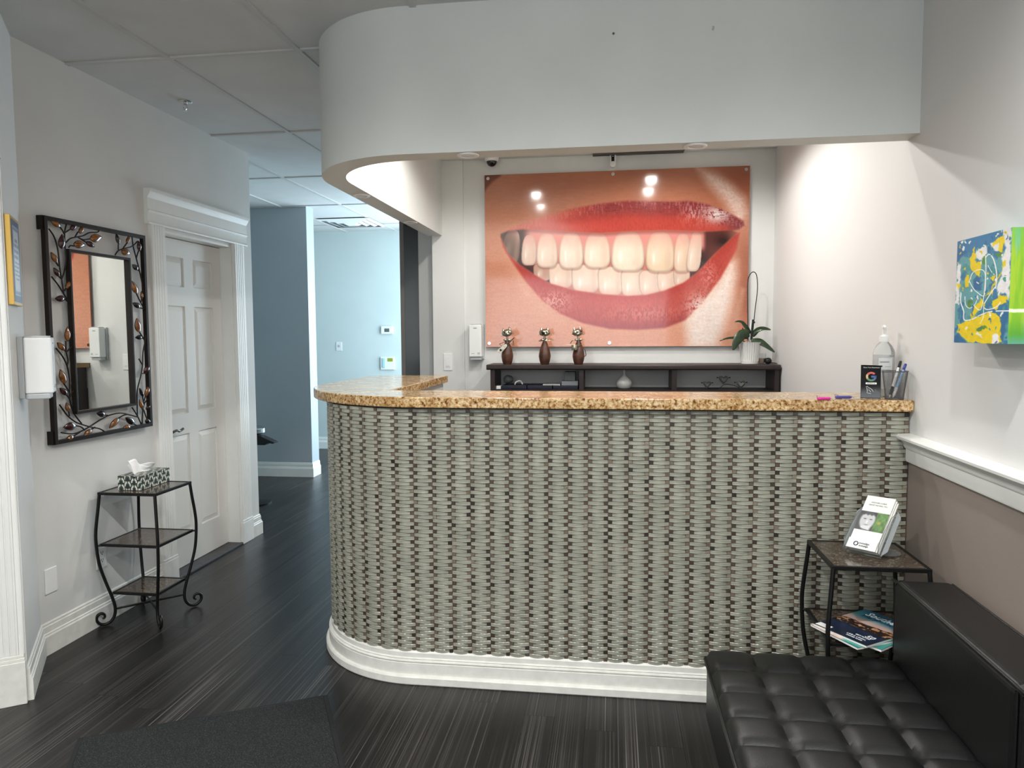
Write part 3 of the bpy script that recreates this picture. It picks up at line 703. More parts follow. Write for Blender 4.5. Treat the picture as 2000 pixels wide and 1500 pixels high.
        return blend_arr(ins, c, aa)
    for t in B: ins = tooth(ins, t, False)
    for t in T:
        ins = blend(ins,(150,82,70),.3*sstep(1.35,.95,np.abs((X-t[0]+(Y-(t[2]+t[3])/2)*t[5])/(t[1]/2))**4+np.abs((Y-(t[2]+t[3])/2-6)/((t[3]-t[2])/2))**4)*sstep(620,700,Y))
        ins = tooth(ins, t, True)
    ins = blend(ins,(236,160,150),.8*sstep(10,2,np.abs(Y-(540+14*np.cos((X-1000)/29))))*0)
    ins = blend(ins,(120,56,52),.45*sstep(26,0,dseg(X,Y,mouth[:11])))
    ins = blend(ins,(96,66,58),.6*sstep(430,300,X))
    C = blend_arr(C, ins, mm)
    C = 238*(np.clip(C,0,255)/255)**1.25; C = C*.86+C.mean(-1,keepdims=True)*.14
    return np.clip(C, 0, 255)
def blend_arr(C, D, a): return C*(1-a[...,None])+D*a[...,None]
PX0, PX1, PZ0, PZ1, PY = -.878, .892, 1.309, 2.492, 5.018
pic = thing('smile_picture', (0, 5.05, PZ0), 'large glossy wall panel with a close-up photograph of a smiling mouth', 'picture')
MB().box(PX0, PX1, PY+.0005, PY+.012, PZ0, PZ1).build('panel_body', mat('panel_edge', (150,96,76), .3), pic)
gridprint('print', smile(), (PX0,PY,PZ1), (PX1-PX0,0,0), (0,0,PZ0-PZ1), attrmat('glossy_print', .10, .5, .25), pic)
for (x, z) in ((PX0+.025,PZ1-.025), (0.0,PZ1-.025), (PX1-.025,PZ1-.025), (PX0+.025,PZ0+.025), (-.02,PZ0+.025), (PX1-.025,PZ0+.025)):
    m = MB(); m.tube([(x,PY-.008,z),(x,PY,z)], [.0115,.013], 14); m.tube([(x,PY+.012,z),(x,5.049,z)], .011, 10); m.build('standoff_pin', CHROME, pic, smooth=40)

# ------------------------------------------------------------------ lamps
EMW = mat('lamp_lens', (255,246,232), .3, emit=(255,244,226), estr=30)
bulboff = mat('lamp_glass_off', (206,204,196), .2)
def downlight(x, y, z, r, label, on, grp, watt=POT_W):
    t = thing('recessed_downlight', (x,y,z), label, 'ceiling light', grp)
    prof = [(r*1.0,0),(r*1.0,-.003),(r*.92,-.006),(r*.66,-.005),(r*.60,.0),(r*.56,.004)] if not on else [(r*1.0,0),(r*1.0,-.003),(r*.92,-.006),(r*.78,-.005),(r*.74,-.001)]
    MB().lathe(prof, (x,y,z-.0005), 28, caps=False).build('trim_ring', PLAST, t, smooth=50)
    MB().lathe([(r*.70,-.0012),(r*.4,-.0025),(.001,-.003)], (x,y,z), 20).build('lens', EMW if on else bulboff, t, smooth=60)
    if on:
        l = bpy.data.lights.new('lamp', 'SPOT'); l.energy = watt; l.color = (1, .98, .95) if watt == POT_W else (1, 1, .985); l.spot_size = math.radians(165); l.spot_blend = .35 if watt == POT_W else .8; l.shadow_soft_size = .035
        o = bpy.data.objects.new('lamp', l); COL.objects.link(o); o.parent = t; o.location = (0,0,-.012)
    return t
dl = [('first glowing downlight over the left of the reception, farther from the desk','a'),('glowing downlight just behind the desk front on the left','a'),('glowing downlight over the right of the reception, nearest the picture','a'),('glowing downlight over the right of the reception, nearer the desk','a')]
for (p, (lab, _)) in zip(POTS, dl): downlight(p[0], p[1], 2.604, .055, lab, True, 'downlights in the reception ceiling')
for k, (x, y) in enumerate(WAIT):
    downlight(x, y, 2.6395, .06, 'glowing downlight in the waiting area ceiling, %s row, %s' % (('near' if k < 3 else 'far behind'), ('left','middle','right')[k % 3]), True, 'downlights in the waiting area ceiling', WAIT_W)
for (x, y, lab) in ((-.555,2.805,'small unlit downlight in the bulkhead above the security camera'), (.302,2.805,'small unlit downlight in the bulkhead above the right end of the picture'),
                    (-1.236,3.52,'small unlit downlight under the left curve of the bulkhead'), (-1.236,4.40,'small unlit downlight at the back end of the bulkhead')):
    downlight(x, y, 2.09, .043, lab, False, 'unlit downlights in the bulkhead')

# ------------------------------------------------------------------ ceiling and wall fittings
t = thing('sprinkler_head', (-2.249,3.667,2.632), 'chrome fire sprinkler head hanging from a ceiling tile', 'sprinkler')
c = (-2.249,3.667,2.640)
MB().lathe([(.036,0),(.036,-.003),(.028,-.008),(.012,-.010)], c, 22).build('escutcheon', CHROME, t, smooth=50)
m = MB(); m.tube([(c[0],c[1],c[2]-.008),(c[0],c[1],c[2]-.024)], .009, 10)
for s in (-1,1): m.tube([(c[0]+s*.008,c[1],c[2]-.022),(c[0]+s*.011,c[1],c[2]-.034),(c[0]+s*.002,c[1],c[2]-.048)], .0025, 6)
m.build('body', CHROME, t, smooth=50); MB().lathe([(.016,-.049),(.017,-.051),(.001,-.051)], c, 16).build('deflector', CHROME, t)
# corridor diffuser
t = thing('ceiling_diffuser', (-2.84,7.76,2.62), 'square four way air diffuser in the corridor ceiling', 'air vent')
for k, s in enumerate((.29,.22,.15,.08)):
    m = MB(); q = s-.028
    A = [(-s,-s),(s,-s),(s,s),(-s,s)]; B = [(-q,-q),(q,-q),(q,q),(-q,q)]; z0 = 2.628-.004*k
    vs = [(-2.84+x,7.76+y,z0) for x,y in A]+[(-2.84+x,7.76+y,z0-.016) for x,y in B]
    m.add(vs, [(i,(i+1)%4,4+(i+1)%4,4+i) for i in range(4)]); o = m.build('louvre_ring', TRIMW, t); sm = o.modifiers.new('solid','SOLIDIFY'); sm.thickness = .002
MB().box(-2.84-.29,-2.84+.29,7.76-.29,7.76+.29,2.6285,2.6315).build('backing', mat('duct_grey', (110,114,116), .6), t)
MB().box(-2.84-.05,-2.84+.05,7.76-.05,7.76+.05,2.600,2.604).build('centre_plate', TRIMW, t)
# slot grille above the picture
t = thing('slot_grille', (.16,4.99,2.60), 'long slotted air grille in the ceiling above the picture', 'air vent')
MB().box(-.13,.46,4.955,5.03,2.6,2.6035).build('backing', DARKG, t)
for k in range(5): MB().box(-.135,.465,4.952+k*.017,4.960+k*.017,2.592,2.600).build('slat', NICKEL, t)
# dome camera
p = px(961,313,1,5.0)
t = thing('dome_camera', (p.x,5.0,2.57), 'white security camera with a black dome at the top of the back wall', 'camera')
MB().lathe([(.048,.026),(.048,.008),(.044,0),(.036,-.003)], (p.x,4.985,2.578), 24).build('housing', PLAST, t, smooth=40)
MB().sphere((p.x,4.985,2.574), .036, 18, 10, (1,1,.95)).build('dome', mat('smoked_dome', (14,14,15), .08, coat=.5), t, smooth=80)
# sensor
p = px(1197,315,1,5.03); 
t = thing('wall_sensor', (p.x,5.04,2.53), 'small white capsule camera with a black face above the picture', 'camera')
m = MB(); pts = [(p.x+.021*math.cos(a), 2.535+.021*math.sin(a)) for a in [math.pi+math.pi*k/10 for k in range(11)]]+[(p.x+.021*math.cos(a), 2.59+.021*math.sin(a)) for a in [math.pi*k/10 for k in range(11)]]
m.prism_ax(pts, 1, 5.015, 5.049); m.build('body', PLAST, t, bevel=.004)
MB().box(p.x-.010,p.x+.010,5.0125,5.0152,2.553,2.598).build('lens_window', mat('black_lens', (8,9,14), .08), t); MB().lathe([(.003,0),(.001,.001)],(p.x,5.012,2.585),8).build('status_light', mat('led', (190,200,255), .3, emit=(180,190,255), estr=2), t)
# towel / soap dispensers
def dispenser(M, label, w_=.088, h=.245, d=.088):
    o0 = M @ Vector((0,0,0)); t = thing('soap_dispenser', o0, label, 'dispenser', 'white wall dispensers')
    MB(M).box(-w_/2-.006,w_/2+.006,0,.02,0,h).build('back_plate', PLASTG, t, bevel=.003)
    MB(M).box(-w_/2,w_/2,.02,d,.018,h-.004).build('cover', PLAST, t, bevel=.006, seg=3)
    MB(M).box(-w_/2+.004,w_/2-.004,.02,d-.012,-.004,.018).build('nozzle_tray', PLASTG, t, bevel=.004)
    MB(M).box(-w_/2+.01,w_/2-.01,.02,d-.01,h-.004,h+.003).build('lid', PLASTG, t, bevel=.002)
    MB(M).box(-.012,.012,d,d+.0006,h-.03,h-.024).build('brand_mark', INKG, t)
    m = MB(M)
    for k in range(3): m.box(-w_/2+.012+k*.006,-w_/2+.015+k*.006,d,d+.0006,.035,.05)
    m.box(.005,.028,d,d+.0006,.040,.043); m.build('icon', INKG, t)
    return t
dispenser(frame((-.944,5.05,1.222), (-1,0,0), (0,-1,0), (0,0,1)), 'white dispenser on the back wall beside the picture')
pA = A0+At*.215
dispenser(frame((pA.x,pA.y,1.155), (At.x,At.y,0), (An.x,An.y,0), (0,0,1)), 'white dispenser on the narrow wall left of the mirror', .10, .245, .116)
# switch, outlets, plates
def plate(M, label, cat, name, w_=.07, h=.115, kind='switch', grp=None):
    t = thing(name, M @ Vector((0,0,0)), label, cat, grp)
    MB(M).box(-w_/2,w_/2,0,.006,0,h).build('cover_plate', PLAST, t, bevel=.003)
    if kind == 'switch': MB(M).box(-.017,.017,.006,.0085,.024,h-.024).build('rocker', PLAST, t, bevel=.002); MB(M).box(-.013,.013,.0085,.0092,.03,.034).build('slider', PLASTG, t)
    if kind == 'outlet':
        for z in (.028,.064): MB(M).box(-.016,.016,.006,.008,z,z+.026).build('socket', PLAST, t, bevel=.003); m = MB(M); m.box(-.008,-.005,.0081,.0086,z+.010,z+.02); m.box(.005,.008,.0081,.0086,z+.010,z+.02); m.box(-.0025,.0025,.0081,.0086,z+.003,z+.008); m.build('slot', DARKG, t)
    if kind == 'jack': MB(M).box(-.013,.013,.006,.009,.044,.071).build('jack', PLASTG, t, bevel=.003)
    return t
LW = lambda y, z: frame((XL,y,z), (0,-1,0), (1,0,0), (0,0,1))
BW = lambda x, y, z: frame((x,y,z), (-1,0,0), (0,-1,0), (0,0,1))
plate(BW(-1.155,5.036,1.142), 'white dimmer switch on the wall beside the dispenser', 'switch', 'light_switch', .062, .122)
plate(LW(2.842,.264), 'blank white cover plate low on the left wall', 'wall plate', 'blank_plate', .07, .112, 'blank')
plate(LW(3.162,.270), 'white double power outlet behind the left side table', 'outlet', 'power_outlet', .07, .10, 'outlet')
plate(BW(-3.30,8.48,1.205), 'small white jack plate on the far corridor wall', 'wall plate', 'jack_plate', .075, .108, 'jack')
t = thing('thermostat', (-2.685,8.48,1.405), 'small white thermostat with a grey screen on the far wall', 'thermostat')
MB().box(-2.76,-2.615,8.45,8.48,1.405,1.50).build('case', PLAST, t, bevel=.006); MB().box(-2.715,-2.655,8.448,8.4505,1.43,1.472).build('screen', LCD, t)
t = thing('alarm_keypad', (-2.68,8.48,.975), 'white alarm keypad with a green screen on the far wall', 'keypad')
MB().box(-2.775,-2.60,8.455,8.48,.975,1.13).build('case', PLAST, t, bevel=.006); MB().box(-2.685,-2.62,8.4525,8.4555,1.075,1.115).build('screen', LCDG, t); MB().box(-2.75,-2.715,8.445,8.4555,1.0,1.115).build('cover_flap', mat('aqua_plastic', (170,214,224), .3), t, bevel=.004)
# nail hook and picture nail marks on walls
t = tag(MB().sphere((0.0,2.7515,2.49), .0045, 8, 6).build('wall_hook', NICKEL), 'tiny dark screw left in the bulkhead face above the picture', 'screw')
q = px(1393,56,1,2.7485); tag(MB().tube([(q.x,2.754,q.z),(q.x,2.742,q.z-.004),(q.x,2.742,q.z+.006)], .003, 6).build('wall_hook', PLASTG), 'small white hook high on the right of the bulkhead face', 'hook')
# corridor stand peeking past the left wall
t = thing('corridor_stand', (-2.98,5.62,0), 'black stand with a round white top half hidden behind the left wall', 'stand')
MB().lathe([(.16,0),(.16,.012),(.03,.03)], (-2.98,5.62,0), 24).build('base', BLACKM, t, smooth=40)
MB().tube([(-2.98,5.62,.02),(-2.98,5.62,.60)], .022, 12).build('pole', BLACKM, t, smooth=60)
MB().lathe([(.10,0),(.115,.012),(.115,.045),(.10,.055)], (-2.96,5.6,.588), 28).build('round_top', CHROME, t, smooth=40)
m = MB(); m.prism_ax([(-3.02,.585),(-2.86,.575),(-2.735,.522),(-2.75,.512),(-2.80,.520),(-2.82,.500),(-2.92,.500),(-3.02,.52)], 1, 5.56, 5.64); m.build('tray_arm', BLACKM, t, bevel=.004)
# ------------------------------------------------------------------ leaf mirror on the left wall
AMB = mat('amber_enamel', (126,78,32), .16, coat=.6, var=.3, vscale=60); DRED = mat('dark_red_enamel', (54,20,22), .15, coat=.6, var=.25, vscale=50); DKLF = mat('black_enamel', (24,17,17), .15, coat=.6)
XM = XL+.034
c4 = [px(*q,0,XM) for q in ((83,422),(277,458),(297,832),(110,868))]
my0, my1 = (c4[0].y+c4[3].y)/2, (c4[1].y+c4[2].y)/2; mz1, mz0 = (c4[0].z+c4[1].z)/2, (c4[2].z+c4[3].z)/2
mir = thing('leaf_frame_mirror', (XL,(my0+my1)/2,mz0), 'rectangular wall mirror in a dark metal frame with enamel leaves', 'mirror')
def bars4(name, y0, y1, z0, z1, x0, x1, w_, mt, par):
    for (a,b,c,d) in ((y0,y0+w_,z0,z1),(y1-w_,y1,z0,z1),(y0+w_,y1-w_,z0,z0+w_),(y0+w_,y1-w_,z1-w_,z1)): MB().box(x0,x1,a,b,c,d).build(name, mt, par, bevel=.0015)
bars4('outer_frame_bar', my0, my1, mz0, mz1, XL+.014, XL+.036, .018, BROWNM, mir)
XI = XL+.038
i4 = [px(*q,0,XI) for q in ((133,486),(250.5,503.5),(266,791),(151,809))]
iy0, iy1, iz1, iz0 = (i4[0].y+i4[3].y)/2, (i4[1].y+i4[2].y)/2, (i4[0].z+i4[1].z)/2, (i4[2].z+i4[3].z)/2
bars4('inner_frame_bar', iy0, iy1, iz0, iz1, XL+.014, XI, .012, BROWNM, mir)
MB().box(XL+.015, XL+.022, iy0+.011, iy1-.011, iz0+.011, iz1-.011).build('mirror_glass', MIRROR, mir)
for (y, z) in ((my0-.006, mz1-.06), (my0-.006, mz0+.0)): MB().box(XL+.001, XL+.03, y, y+.010, z, z+.06).build('hanging_bracket', BROWNM, mir)
ZA = lambda x, y: px(75+.15333*x, 410+.15333*y, 0, XL+.027); ZBm = lambda x, y: px(75+.16*x, 640+.16*y, 0, XL+.027)
brA = [[(130,240),(200,350),(245,520),(265,720),(290,880),(320,1080)], [(165,850),(250,960),(330,1090),(370,1160)], [(355,165),(328,300),(335,480),(345,620),(330,760),(292,880)],
 [(340,420),(400,365),(480,345),(560,330),(640,290),(740,285),(765,250)], [(490,345),(560,380),(640,370)], [(530,370),(600,415)], [(460,340),(495,280)], [(265,215),(300,260),(325,310)], [(340,285),(400,245)],
 [(380,480),(400,455),(440,460)], [(220,670),(250,715)], [(250,840),(285,875)], [(325,1030),(345,1000)], [(325,1130),(365,1165)], [(960,575),(1000,520),(1080,490),(1170,465),(1240,400)], [(1000,435),(1000,510)],
 [(1060,490),(1105,425)], [(1170,330),(1185,460),(1225,620),(1270,800),(1320,1050)], [(1225,620),(1240,560),(1255,520)], [(1240,760),(1255,775)], [(1225,1065),(1280,1180),(1330,1270)], [(1285,1180),(1290,1135)], [(1265,1245),(1330,1265)]]
brB = [[(212,250),(290,350),(345,470),(375,650),(375,860),(410,1000),(450,1080),(520,1170)], [(330,160),(335,290),(355,400),(345,470)], [(310,270),(340,300)], [(345,290),(395,235)], [(305,680),(370,780)], [(340,820),(375,870)],
 [(375,860),(400,800),(420,770)], [(255,940),(340,1060),(430,1140),(520,1180),(640,1215),(740,1235),(830,1290)], [(365,1020),(375,1085)], [(275,1280),(400,1295),(500,1270),(620,1205),(750,1120),(850,1070),(980,1042),(1080,1060),(1190,1090)],
 [(440,1195),(510,1210),(560,1250)], [(415,1330),(500,1275)], [(630,1245),(680,1215)], [(795,1065),(850,1072)], [(955,1110),(1020,1070),(1060,1060)], [(1125,975),(1190,1080),(1245,1200)],
 [(1190,1080),(1185,900),(1190,750),(1230,580),(1250,450),(1255,300),(1280,160),(1300,0)], [(1205,380),(1245,450)], [(1250,560),(1270,555)], [(1245,1200),(1250,1050),(1270,930),(1330,850)], [(1250,840),(1268,930)], [(1268,895),(1285,835)],
 [(1245,990),(1258,1010)], [(1262,1000),(1300,1110)], [(1145,1175),(1185,1192),(1250,1195)], [(1100,1220),(1160,1215),(1180,1192)], [(1215,60),(1280,160)], [(1240,115),(1272,150)]]
for fn, L in ((ZA, brA), (ZBm, brB)):
    for P in L:
        pts = [fn(*p) for p in P]; MB().tube(smoothpts(pts, 5) if len(pts) > 2 else pts, .0034, 6).build('branch', BROWNM, mir, smooth=70)
lvA = [(268,212,150,135,62,'a'),(285,495,290,310,84,'r'),(400,252,468,182,66,'r'),(512,298,550,208,56,'a'),(640,368,787,345,100,'a'),(435,432,577,445,95,'a'),(596,405,692,472,60,'r'),(230,672,152,540,60,'a'),(255,846,188,738,55,'r'),
 (343,1005,397,900,55,'a'),(325,1130,203,1130,74,'r'),(1005,437,968,303,46,'k'),(1103,428,1132,326,40,'a'),(1035,518,1142,556,85,'a'),(1265,524,1245,395,50,'r'),(1242,762,1172,697,55,'k'),(1230,1068,1162,906,70,'a'),(1290,1138,1284,1036,26,'a'),(1270,1242,1178,1183,60,'k'),(1255,1560,1225,1380,75,'a')]
lvB = [(348,165,345,-10,66,'a'),(312,272,222,183,60,'a'),(315,684,258,510,78,'a'),(342,817,252,738,65,'r'),(357,1022,333,915,48,'a'),(442,1195,298,1217,90,'r'),(417,1325,323,1378,60,'a'),(632,1243,538,1333,55,'a'),(797,1062,698,1044,68,'k'),
 (957,1108,848,1228,60,'a'),(1147,1172,1042,1097,75,'k'),(1102,1212,1012,1221,55,'a'),(1242,116,1158,121,50,'k'),(1268,562,1330,445,56,'r'),(1280,838,1326,702,48,'a'),(1252,842,1208,737,34,'k'),(1247,992,1208,876,40,'a'),(1290,1002,1332,937,34,'r'),(1300,1110,1320,1185,60,'k')]
for fn, L in ((ZA, lvA), (ZBm, lvB)):
    for (x0, y0, x1, y1, wd, cc) in L:
        a, b = fn(x0,y0), fn(x1,y1); ln = math.hypot(x1-x0,y1-y0); ax_ = b-a; nrm = fn(x0-(y1-y0)/ln*wd*.5, y0+(x1-x0)/ln*wd*.5)-a
        m = MB(); n = 10; vs = [a]; rim = []
        for k in range(1, n):
            tt = k/n; wv = math.sin(math.pi*tt**.8)**.85; rim.append((tt, wv))
        vs = [a+Vector((.0035,0,0))]+[a+ax_*t_+nrm*w_+Vector((.0035,0,0)) for t_, w_ in rim]+[b+Vector((.0035,0,0))]+[a+ax_*t_-nrm*w_+Vector((.0035,0,0)) for t_, w_ in rim[::-1]]
        cc_ = a+ax_*.48+Vector((.010,0,0)); nn = len(vs); back = [v-Vector((.004,0,0)) for v in vs]
        mids = [v*.45+cc_*.55+Vector((.0025,0,0)) for v in vs]
        m.add(vs+mids+back+[cc_], [(k,(k+1)%nn,nn+(k+1)%nn,nn+k) for k in range(nn)]+[(nn+k,nn+(k+1)%nn,3*nn) for k in range(nn)]+[(2*nn+(k+1)%nn,2*nn+k,k,(k+1)%nn) for k in range(nn)]+[tuple(2*nn+k for k in range(nn-1,-1,-1))])
        lf = m.build('leaf', {'a':AMB,'r':DRED,'k':DKLF}[cc], mir, smooth=40)
        MB().tube([v+Vector((-.001,0,0)) for v in vs], .0018, 5, closed=True).build('leaf_rim', BROWNM, lf, smooth=60)

mir.rotation_euler.z = math.radians(-0.9); mir.location.x += .006

# framed certificate on the narrow wall
cm = A0+At*.305
CM = frame((cm.x,cm.y,1.520), (At.x,At.y,0), (An.x,An.y,0), (0,0,1))
cw, ch = .215, .335
def cert(W=60, H=100):
    X, Y = np.meshgrid((np.arange(W)+.5)/W, (np.arange(H)+.5)/H); C = np.zeros((H,W,3))+np.array((74,84,118.))
    C *= (1+.25*(fbm(X*8,Y*10,2)-.5))[...,None]
    e = np.maximum(np.abs(X-.5)/.36, np.abs(Y-.5)/.42); C = blend(C,(206,208,216),sstep(1.02,.99,e)); C = blend(C,(120,130,160),sstep(.07,.03,np.abs(e-.93)))
    for k, (y, wd) in enumerate([(.25,.2),(.31,.3),(.38,.26),(.45,.3),(.52,.3),(.57,.3),(.62,.3),(.67,.3),(.72,.22)]):
        C = blend(C,(90,96,120),((np.abs(Y-y) < (.016 if k < 4 else .009)) & (np.abs(X-.5) < wd) & (np.sin(X*90+k) > -.4)).astype(float))
    return C
ct = thing('framed_certificate', CM @ Vector((0,0,0)), 'certificate in a thin gold frame on the narrow wall left of the mirror', 'certificate')
MB(CM).box(-cw/2,cw/2,.0,.019,0,ch).build('gold_frame', mat('gold_frame', (196,158,76), .35, metal=.35), ct, bevel=.002)
E_ = CM @ Vector((-cw/2+.012,.0198,ch-.012)); eu = (CM.to_3x3() @ Vector((cw-.024,0,0))); ev = Vector((0,0,-(ch-.024)))
gridprint('print', cert()[:, ::-1], E_, eu, ev, attrmat('certificate_print', .35), ct)

# ------------------------------------------------------------------ three tier metal side tables
def crackle():
    N = NT('crackle_glass_shelf'); g = N.n('ShaderNodeNewGeometry'); v = N.n('ShaderNodeTexVoronoi', i_Scale=95.0, feature='DISTANCE_TO_EDGE'); v2 = N.n('ShaderNodeTexVoronoi', i_Scale=95.0)
    N.l(g.outputs['Position'], v.inputs['Vector']); N.l(g.outputs['Position'], v2.inputs['Vector'])
    r = N.ramp([(.0,(44,36,30)), (.12,(112,98,84)), (1,(150,134,114))]); N.l(v.outputs['Distance'], r.inputs[0])
    r2 = N.ramp([(.1,(120,110,100)), (.9,(255,255,255))]); N.l(v2.outputs['Color'], r2.inputs[0])
    m = N.n('ShaderNodeMix', data_type='RGBA', blend_type='MULTIPLY'); m.inputs[0].default_value = .8; N.l(r.outputs[0], m.inputs[6]); N.l(r2.outputs[0], m.inputs[7]); N.l(m.outputs[2], N.b.inputs['Base Color'])
    N.b.inputs['Roughness'].default_value = .12
    bp = N.n('ShaderNodeBump', i_Strength=.25, i_Distance=.001); N.l(v.outputs['Distance'], bp.inputs['Height']); N.l(bp.outputs[0], N.b.inputs['Normal'])
    return N.m
CRK = crackle()
LEGP = [(.203,.648),(.211,.58),(.224,.48),(.226,.41),(.217,.31),(.193,.215),(.170,.14),(.158,.085),(.161,.045),(.177,.019),(.200,.0085),(.222,.014),(.238,.034),(.236,.056),(.219,.066),(.205,.057),(.204,.043),(.213,.038)]
def side_table(cx, cy, label):
    t = thing('side_table', (cx,cy,0), label, 'side table', 'three tier metal side tables')
    s2 = math.sqrt(.5)
    for (sx, sy) in ((-1,-1),(1,-1),(1,1),(-1,1)):
        pts = smoothpts([(cx+sx*r*s2, cy+sy*r*s2, z) for r, z in LEGP], 4)
        rr = [.0075 if k < len(pts)-16 else .0075-.003*(k-(len(pts)-16))/16 for k in range(len(pts))]
        lg = MB().tube(pts, rr, 8).build('leg', BLACKM, t, smooth=70)
        m = MB(); 
        for (z, r0, r1) in ((.398,.206,.226),(.152,.160,.176)): m.tube([(cx+sx*r0*s2,cy+sy*r0*s2,z),(cx+sx*r1*s2,cy+sy*r1*s2,z)], .005, 6)
        m.build('bracket', BLACKM, lg)
    for (z, h) in ((.655,.150),(.405,.150),(.160,.118)):
        sh = MB().box(cx-h+.010,cx+h-.010,cy-h+.010,cy+h-.010,z-.008,z-.001).build('glass_shelf', CRK, t)
        for (a,b,c,d) in ((-h,h,-h,-h+.011),(-h,h,h-.011,h),(-h,-h+.011,-h+.011,h-.011),(h-.011,h,-h+.011,h-.011)): MB().box(cx+a,cx+b,cy+c,cy+d,z-.012,z+.001).build('shelf_rail', BLACKM, sh, bevel=.0015)
    for s in (-1,1):
        q = .160*s2; MB().tube([(cx-q,cy-q*s,.075),(cx+q,cy+q*s,.075)], .0055, 6).build('cross_bar', BLACKM, t, smooth=60)
    return t
TLX, TLY = -2.283, 3.262
side_table(TLX, TLY, 'black wrought metal side table with tissue box under the mirror')
TRX, TRY = .845, 2.530
side_table(TRX, TRY, 'black wrought metal side table between the counter and the black sofa')

# tissue box
a, b, c = px(233,957,2,.656), px(275,958,2,.656), px(325,938,2,.656)
un = (a-b).normalized(); vn = (c-b); vn = (vn-un*vn.dot(un)); lv_ = vn.length; vn.normalize(); lu = (a-b).length
print('tissue', lu, lv_)
TM = frame((b.x,b.y,.6562), vn, -un.cross(Vector((0,0,0))) if False else un, (0,0,1)); lu, lv_ = .118, .235
hh = .068
tb = thing('tissue_box', TM @ Vector((lv_/2,lu/2,0)), 'black and white leaf patterned tissue box on the left side table', 'tissue box')
MB(TM).box(.0006,lv_-.0006,.0006,lu-.0006,0,hh-.0006).build('carton', WHITEP, tb)
def leafpat(wm, hm, seed=0):
    W, H = int(wm*700), int(hm*700); X, Y = np.meshgrid((np.arange(W)+.5)/W*wm, (np.arange(H)+.5)/H*hm)
    C = np.zeros((H,W,3))+np.array((36,48,46.)); Q = .034; col = np.floor(X/Q); lx = (X/Q-col)-.5; ly = (Y+(col%2)*Q/2)/Q; row = np.floor(ly); fy = ly-row
    d = np.abs(lx)*1.0; arch = np.abs(np.hypot(lx*1.1, (fy-.9)*.9)-.46-.06*np.sin(col*2.3+row)); C = blend(C,(226,228,214),sstep(.15,.09,arch)*sstep(.04,.10,d)); C = blend(C,(226,228,214),sstep(.05,.02,np.abs(np.hypot((np.abs(lx)-.28)*2,(fy-.35))-.12))*0.8); 
    C = blend(C,(120,134,128),sstep(.05,.02,np.abs(np.hypot(lx*1.1,(fy-.9)*.9)-.24))*.7)
    return C
LPM = attrmat('leaf_carton_print', .5)
def side(o, eu, ev, seed): gridprint('printed_side', leafpat(Vector(eu).length, Vector(ev).length, seed), o, eu, ev, LPM, tb)
R3 = TM.to_3x3()
side(TM @ Vector((0,lu,hh)), R3 @ Vector((0,-lu,0)), (0,0,-hh), 1); side(TM @ Vector((0,0,hh)), R3 @ Vector((lv_,0,0)), (0,0,-hh), 2)
side(TM @ Vector((lv_,0,hh)), R3 @ Vector((0,lu,0)), (0,0,-hh), 3); side(TM @ Vector((lv_,lu,hh)), R3 @ Vector((-lv_,0,0)), (0,0,-hh), 4)
gridprint('printed_top', leafpat(lv_, lu, 5), TM @ Vector((0,lu,hh)), R3 @ Vector((lv_,0,0)), R3 @ Vector((0,-lu,0)), LPM, tb)
m = MB(TM); nu, nv = 14, 10; vs = []; fs = []
for i in range(nu+1):
    for j in range(nv+1):
        s, t_ = i/nu, j/nv; x = .028+.165*s+.05*t_*(.5-s)-.03*t_; y = lu/2+(.03*math.sin(s*5)*t_)+.03*(t_-.3)*math.cos(s*9); z = hh+.001+.080*t_*(1-.6*s)+.010*math.sin(s*11+t_*4)*t_
        vs.append((x,y,z))
for i in range(nu):
    for j in range(nv): k = i*(nv+1)+j; fs.append((k,k+1,k+nv+2,k+nv+1))
m.add(vs, fs); o = m.build('tissue', TISSUE, tb, smooth=80); q = o.modifiers.new('solid','SOLIDIFY'); q.thickness = .0012
m = MB(TM); vs = []; fs = []
for i in range(9):
    for j in range(7):
        s, t_ = i/8, j/6; vs.append((.05+.13*s, lu/2+.01+.035*t_*math.sin(2+s*4), hh+.001+.045*t_*(1-.5*s)+.008*math.sin(s*8)))
for i in range(8):
    for j in range(6): k = i*7+j; fs.append((k,k+1,k+8,k+7))
m.add(vs, fs); o = m.build('tissue', TISSUE, tb, smooth=80); q = o.modifiers.new('solid','SOLIDIFY'); q.thickness = .0012

# ------------------------------------------------------------------ brochure holder on the right table
ZT_ = .6565
BR_B = px(1716,1087,2,ZT_); bl = px(1655,1078,2,ZT_); brn = (BR_B-bl); brn.z = 0; bw = brn.length; ex = brn.normalized(); print('brochure width', bw)
bw = .100; ex = Vector((math.cos(math.radians(-50)), math.sin(math.radians(-50)), 0)); ey0 = Vector((-ex.y, ex.x, 0)); tilt = math.radians(40); ez = (Vector((0,0,1))*math.cos(tilt)+ey0*math.sin(tilt)).normalized(); eyb = ez.cross(ex)
exr = (ex*math.cos(.05)+ez*math.sin(.05)).normalized(); ez = (ez*math.cos(.05)-ex*math.sin(.05)).normalized(); ex = exr; eyb = ez.cross(ex)
O = Vector((bl.x, bl.y, ZT_+.014))
HM = frame(O, ex, eyb, ez)
bh = thing('brochure_holder', (O.x+ex.x*.05+.02, O.y+.06, ZT_), 'clear acrylic holder full of white brochures on the right side table', 'brochure holder')
MB(HM).box(-.008,bw+.008,.016,.018,-.0,.165).build('back_panel', ACRYL, bh)
for (x0, x1) in ((-.010,-.008),(bw+.008,bw+.010)):
    m = MB(HM); m.prism_ax([(.018,0),(.018,.170),(.014,.170),(-.012,.13),(-.022,.03),(-.012,.0)], 0, x0, x1); m.build('side_wing', ACRYL, bh)
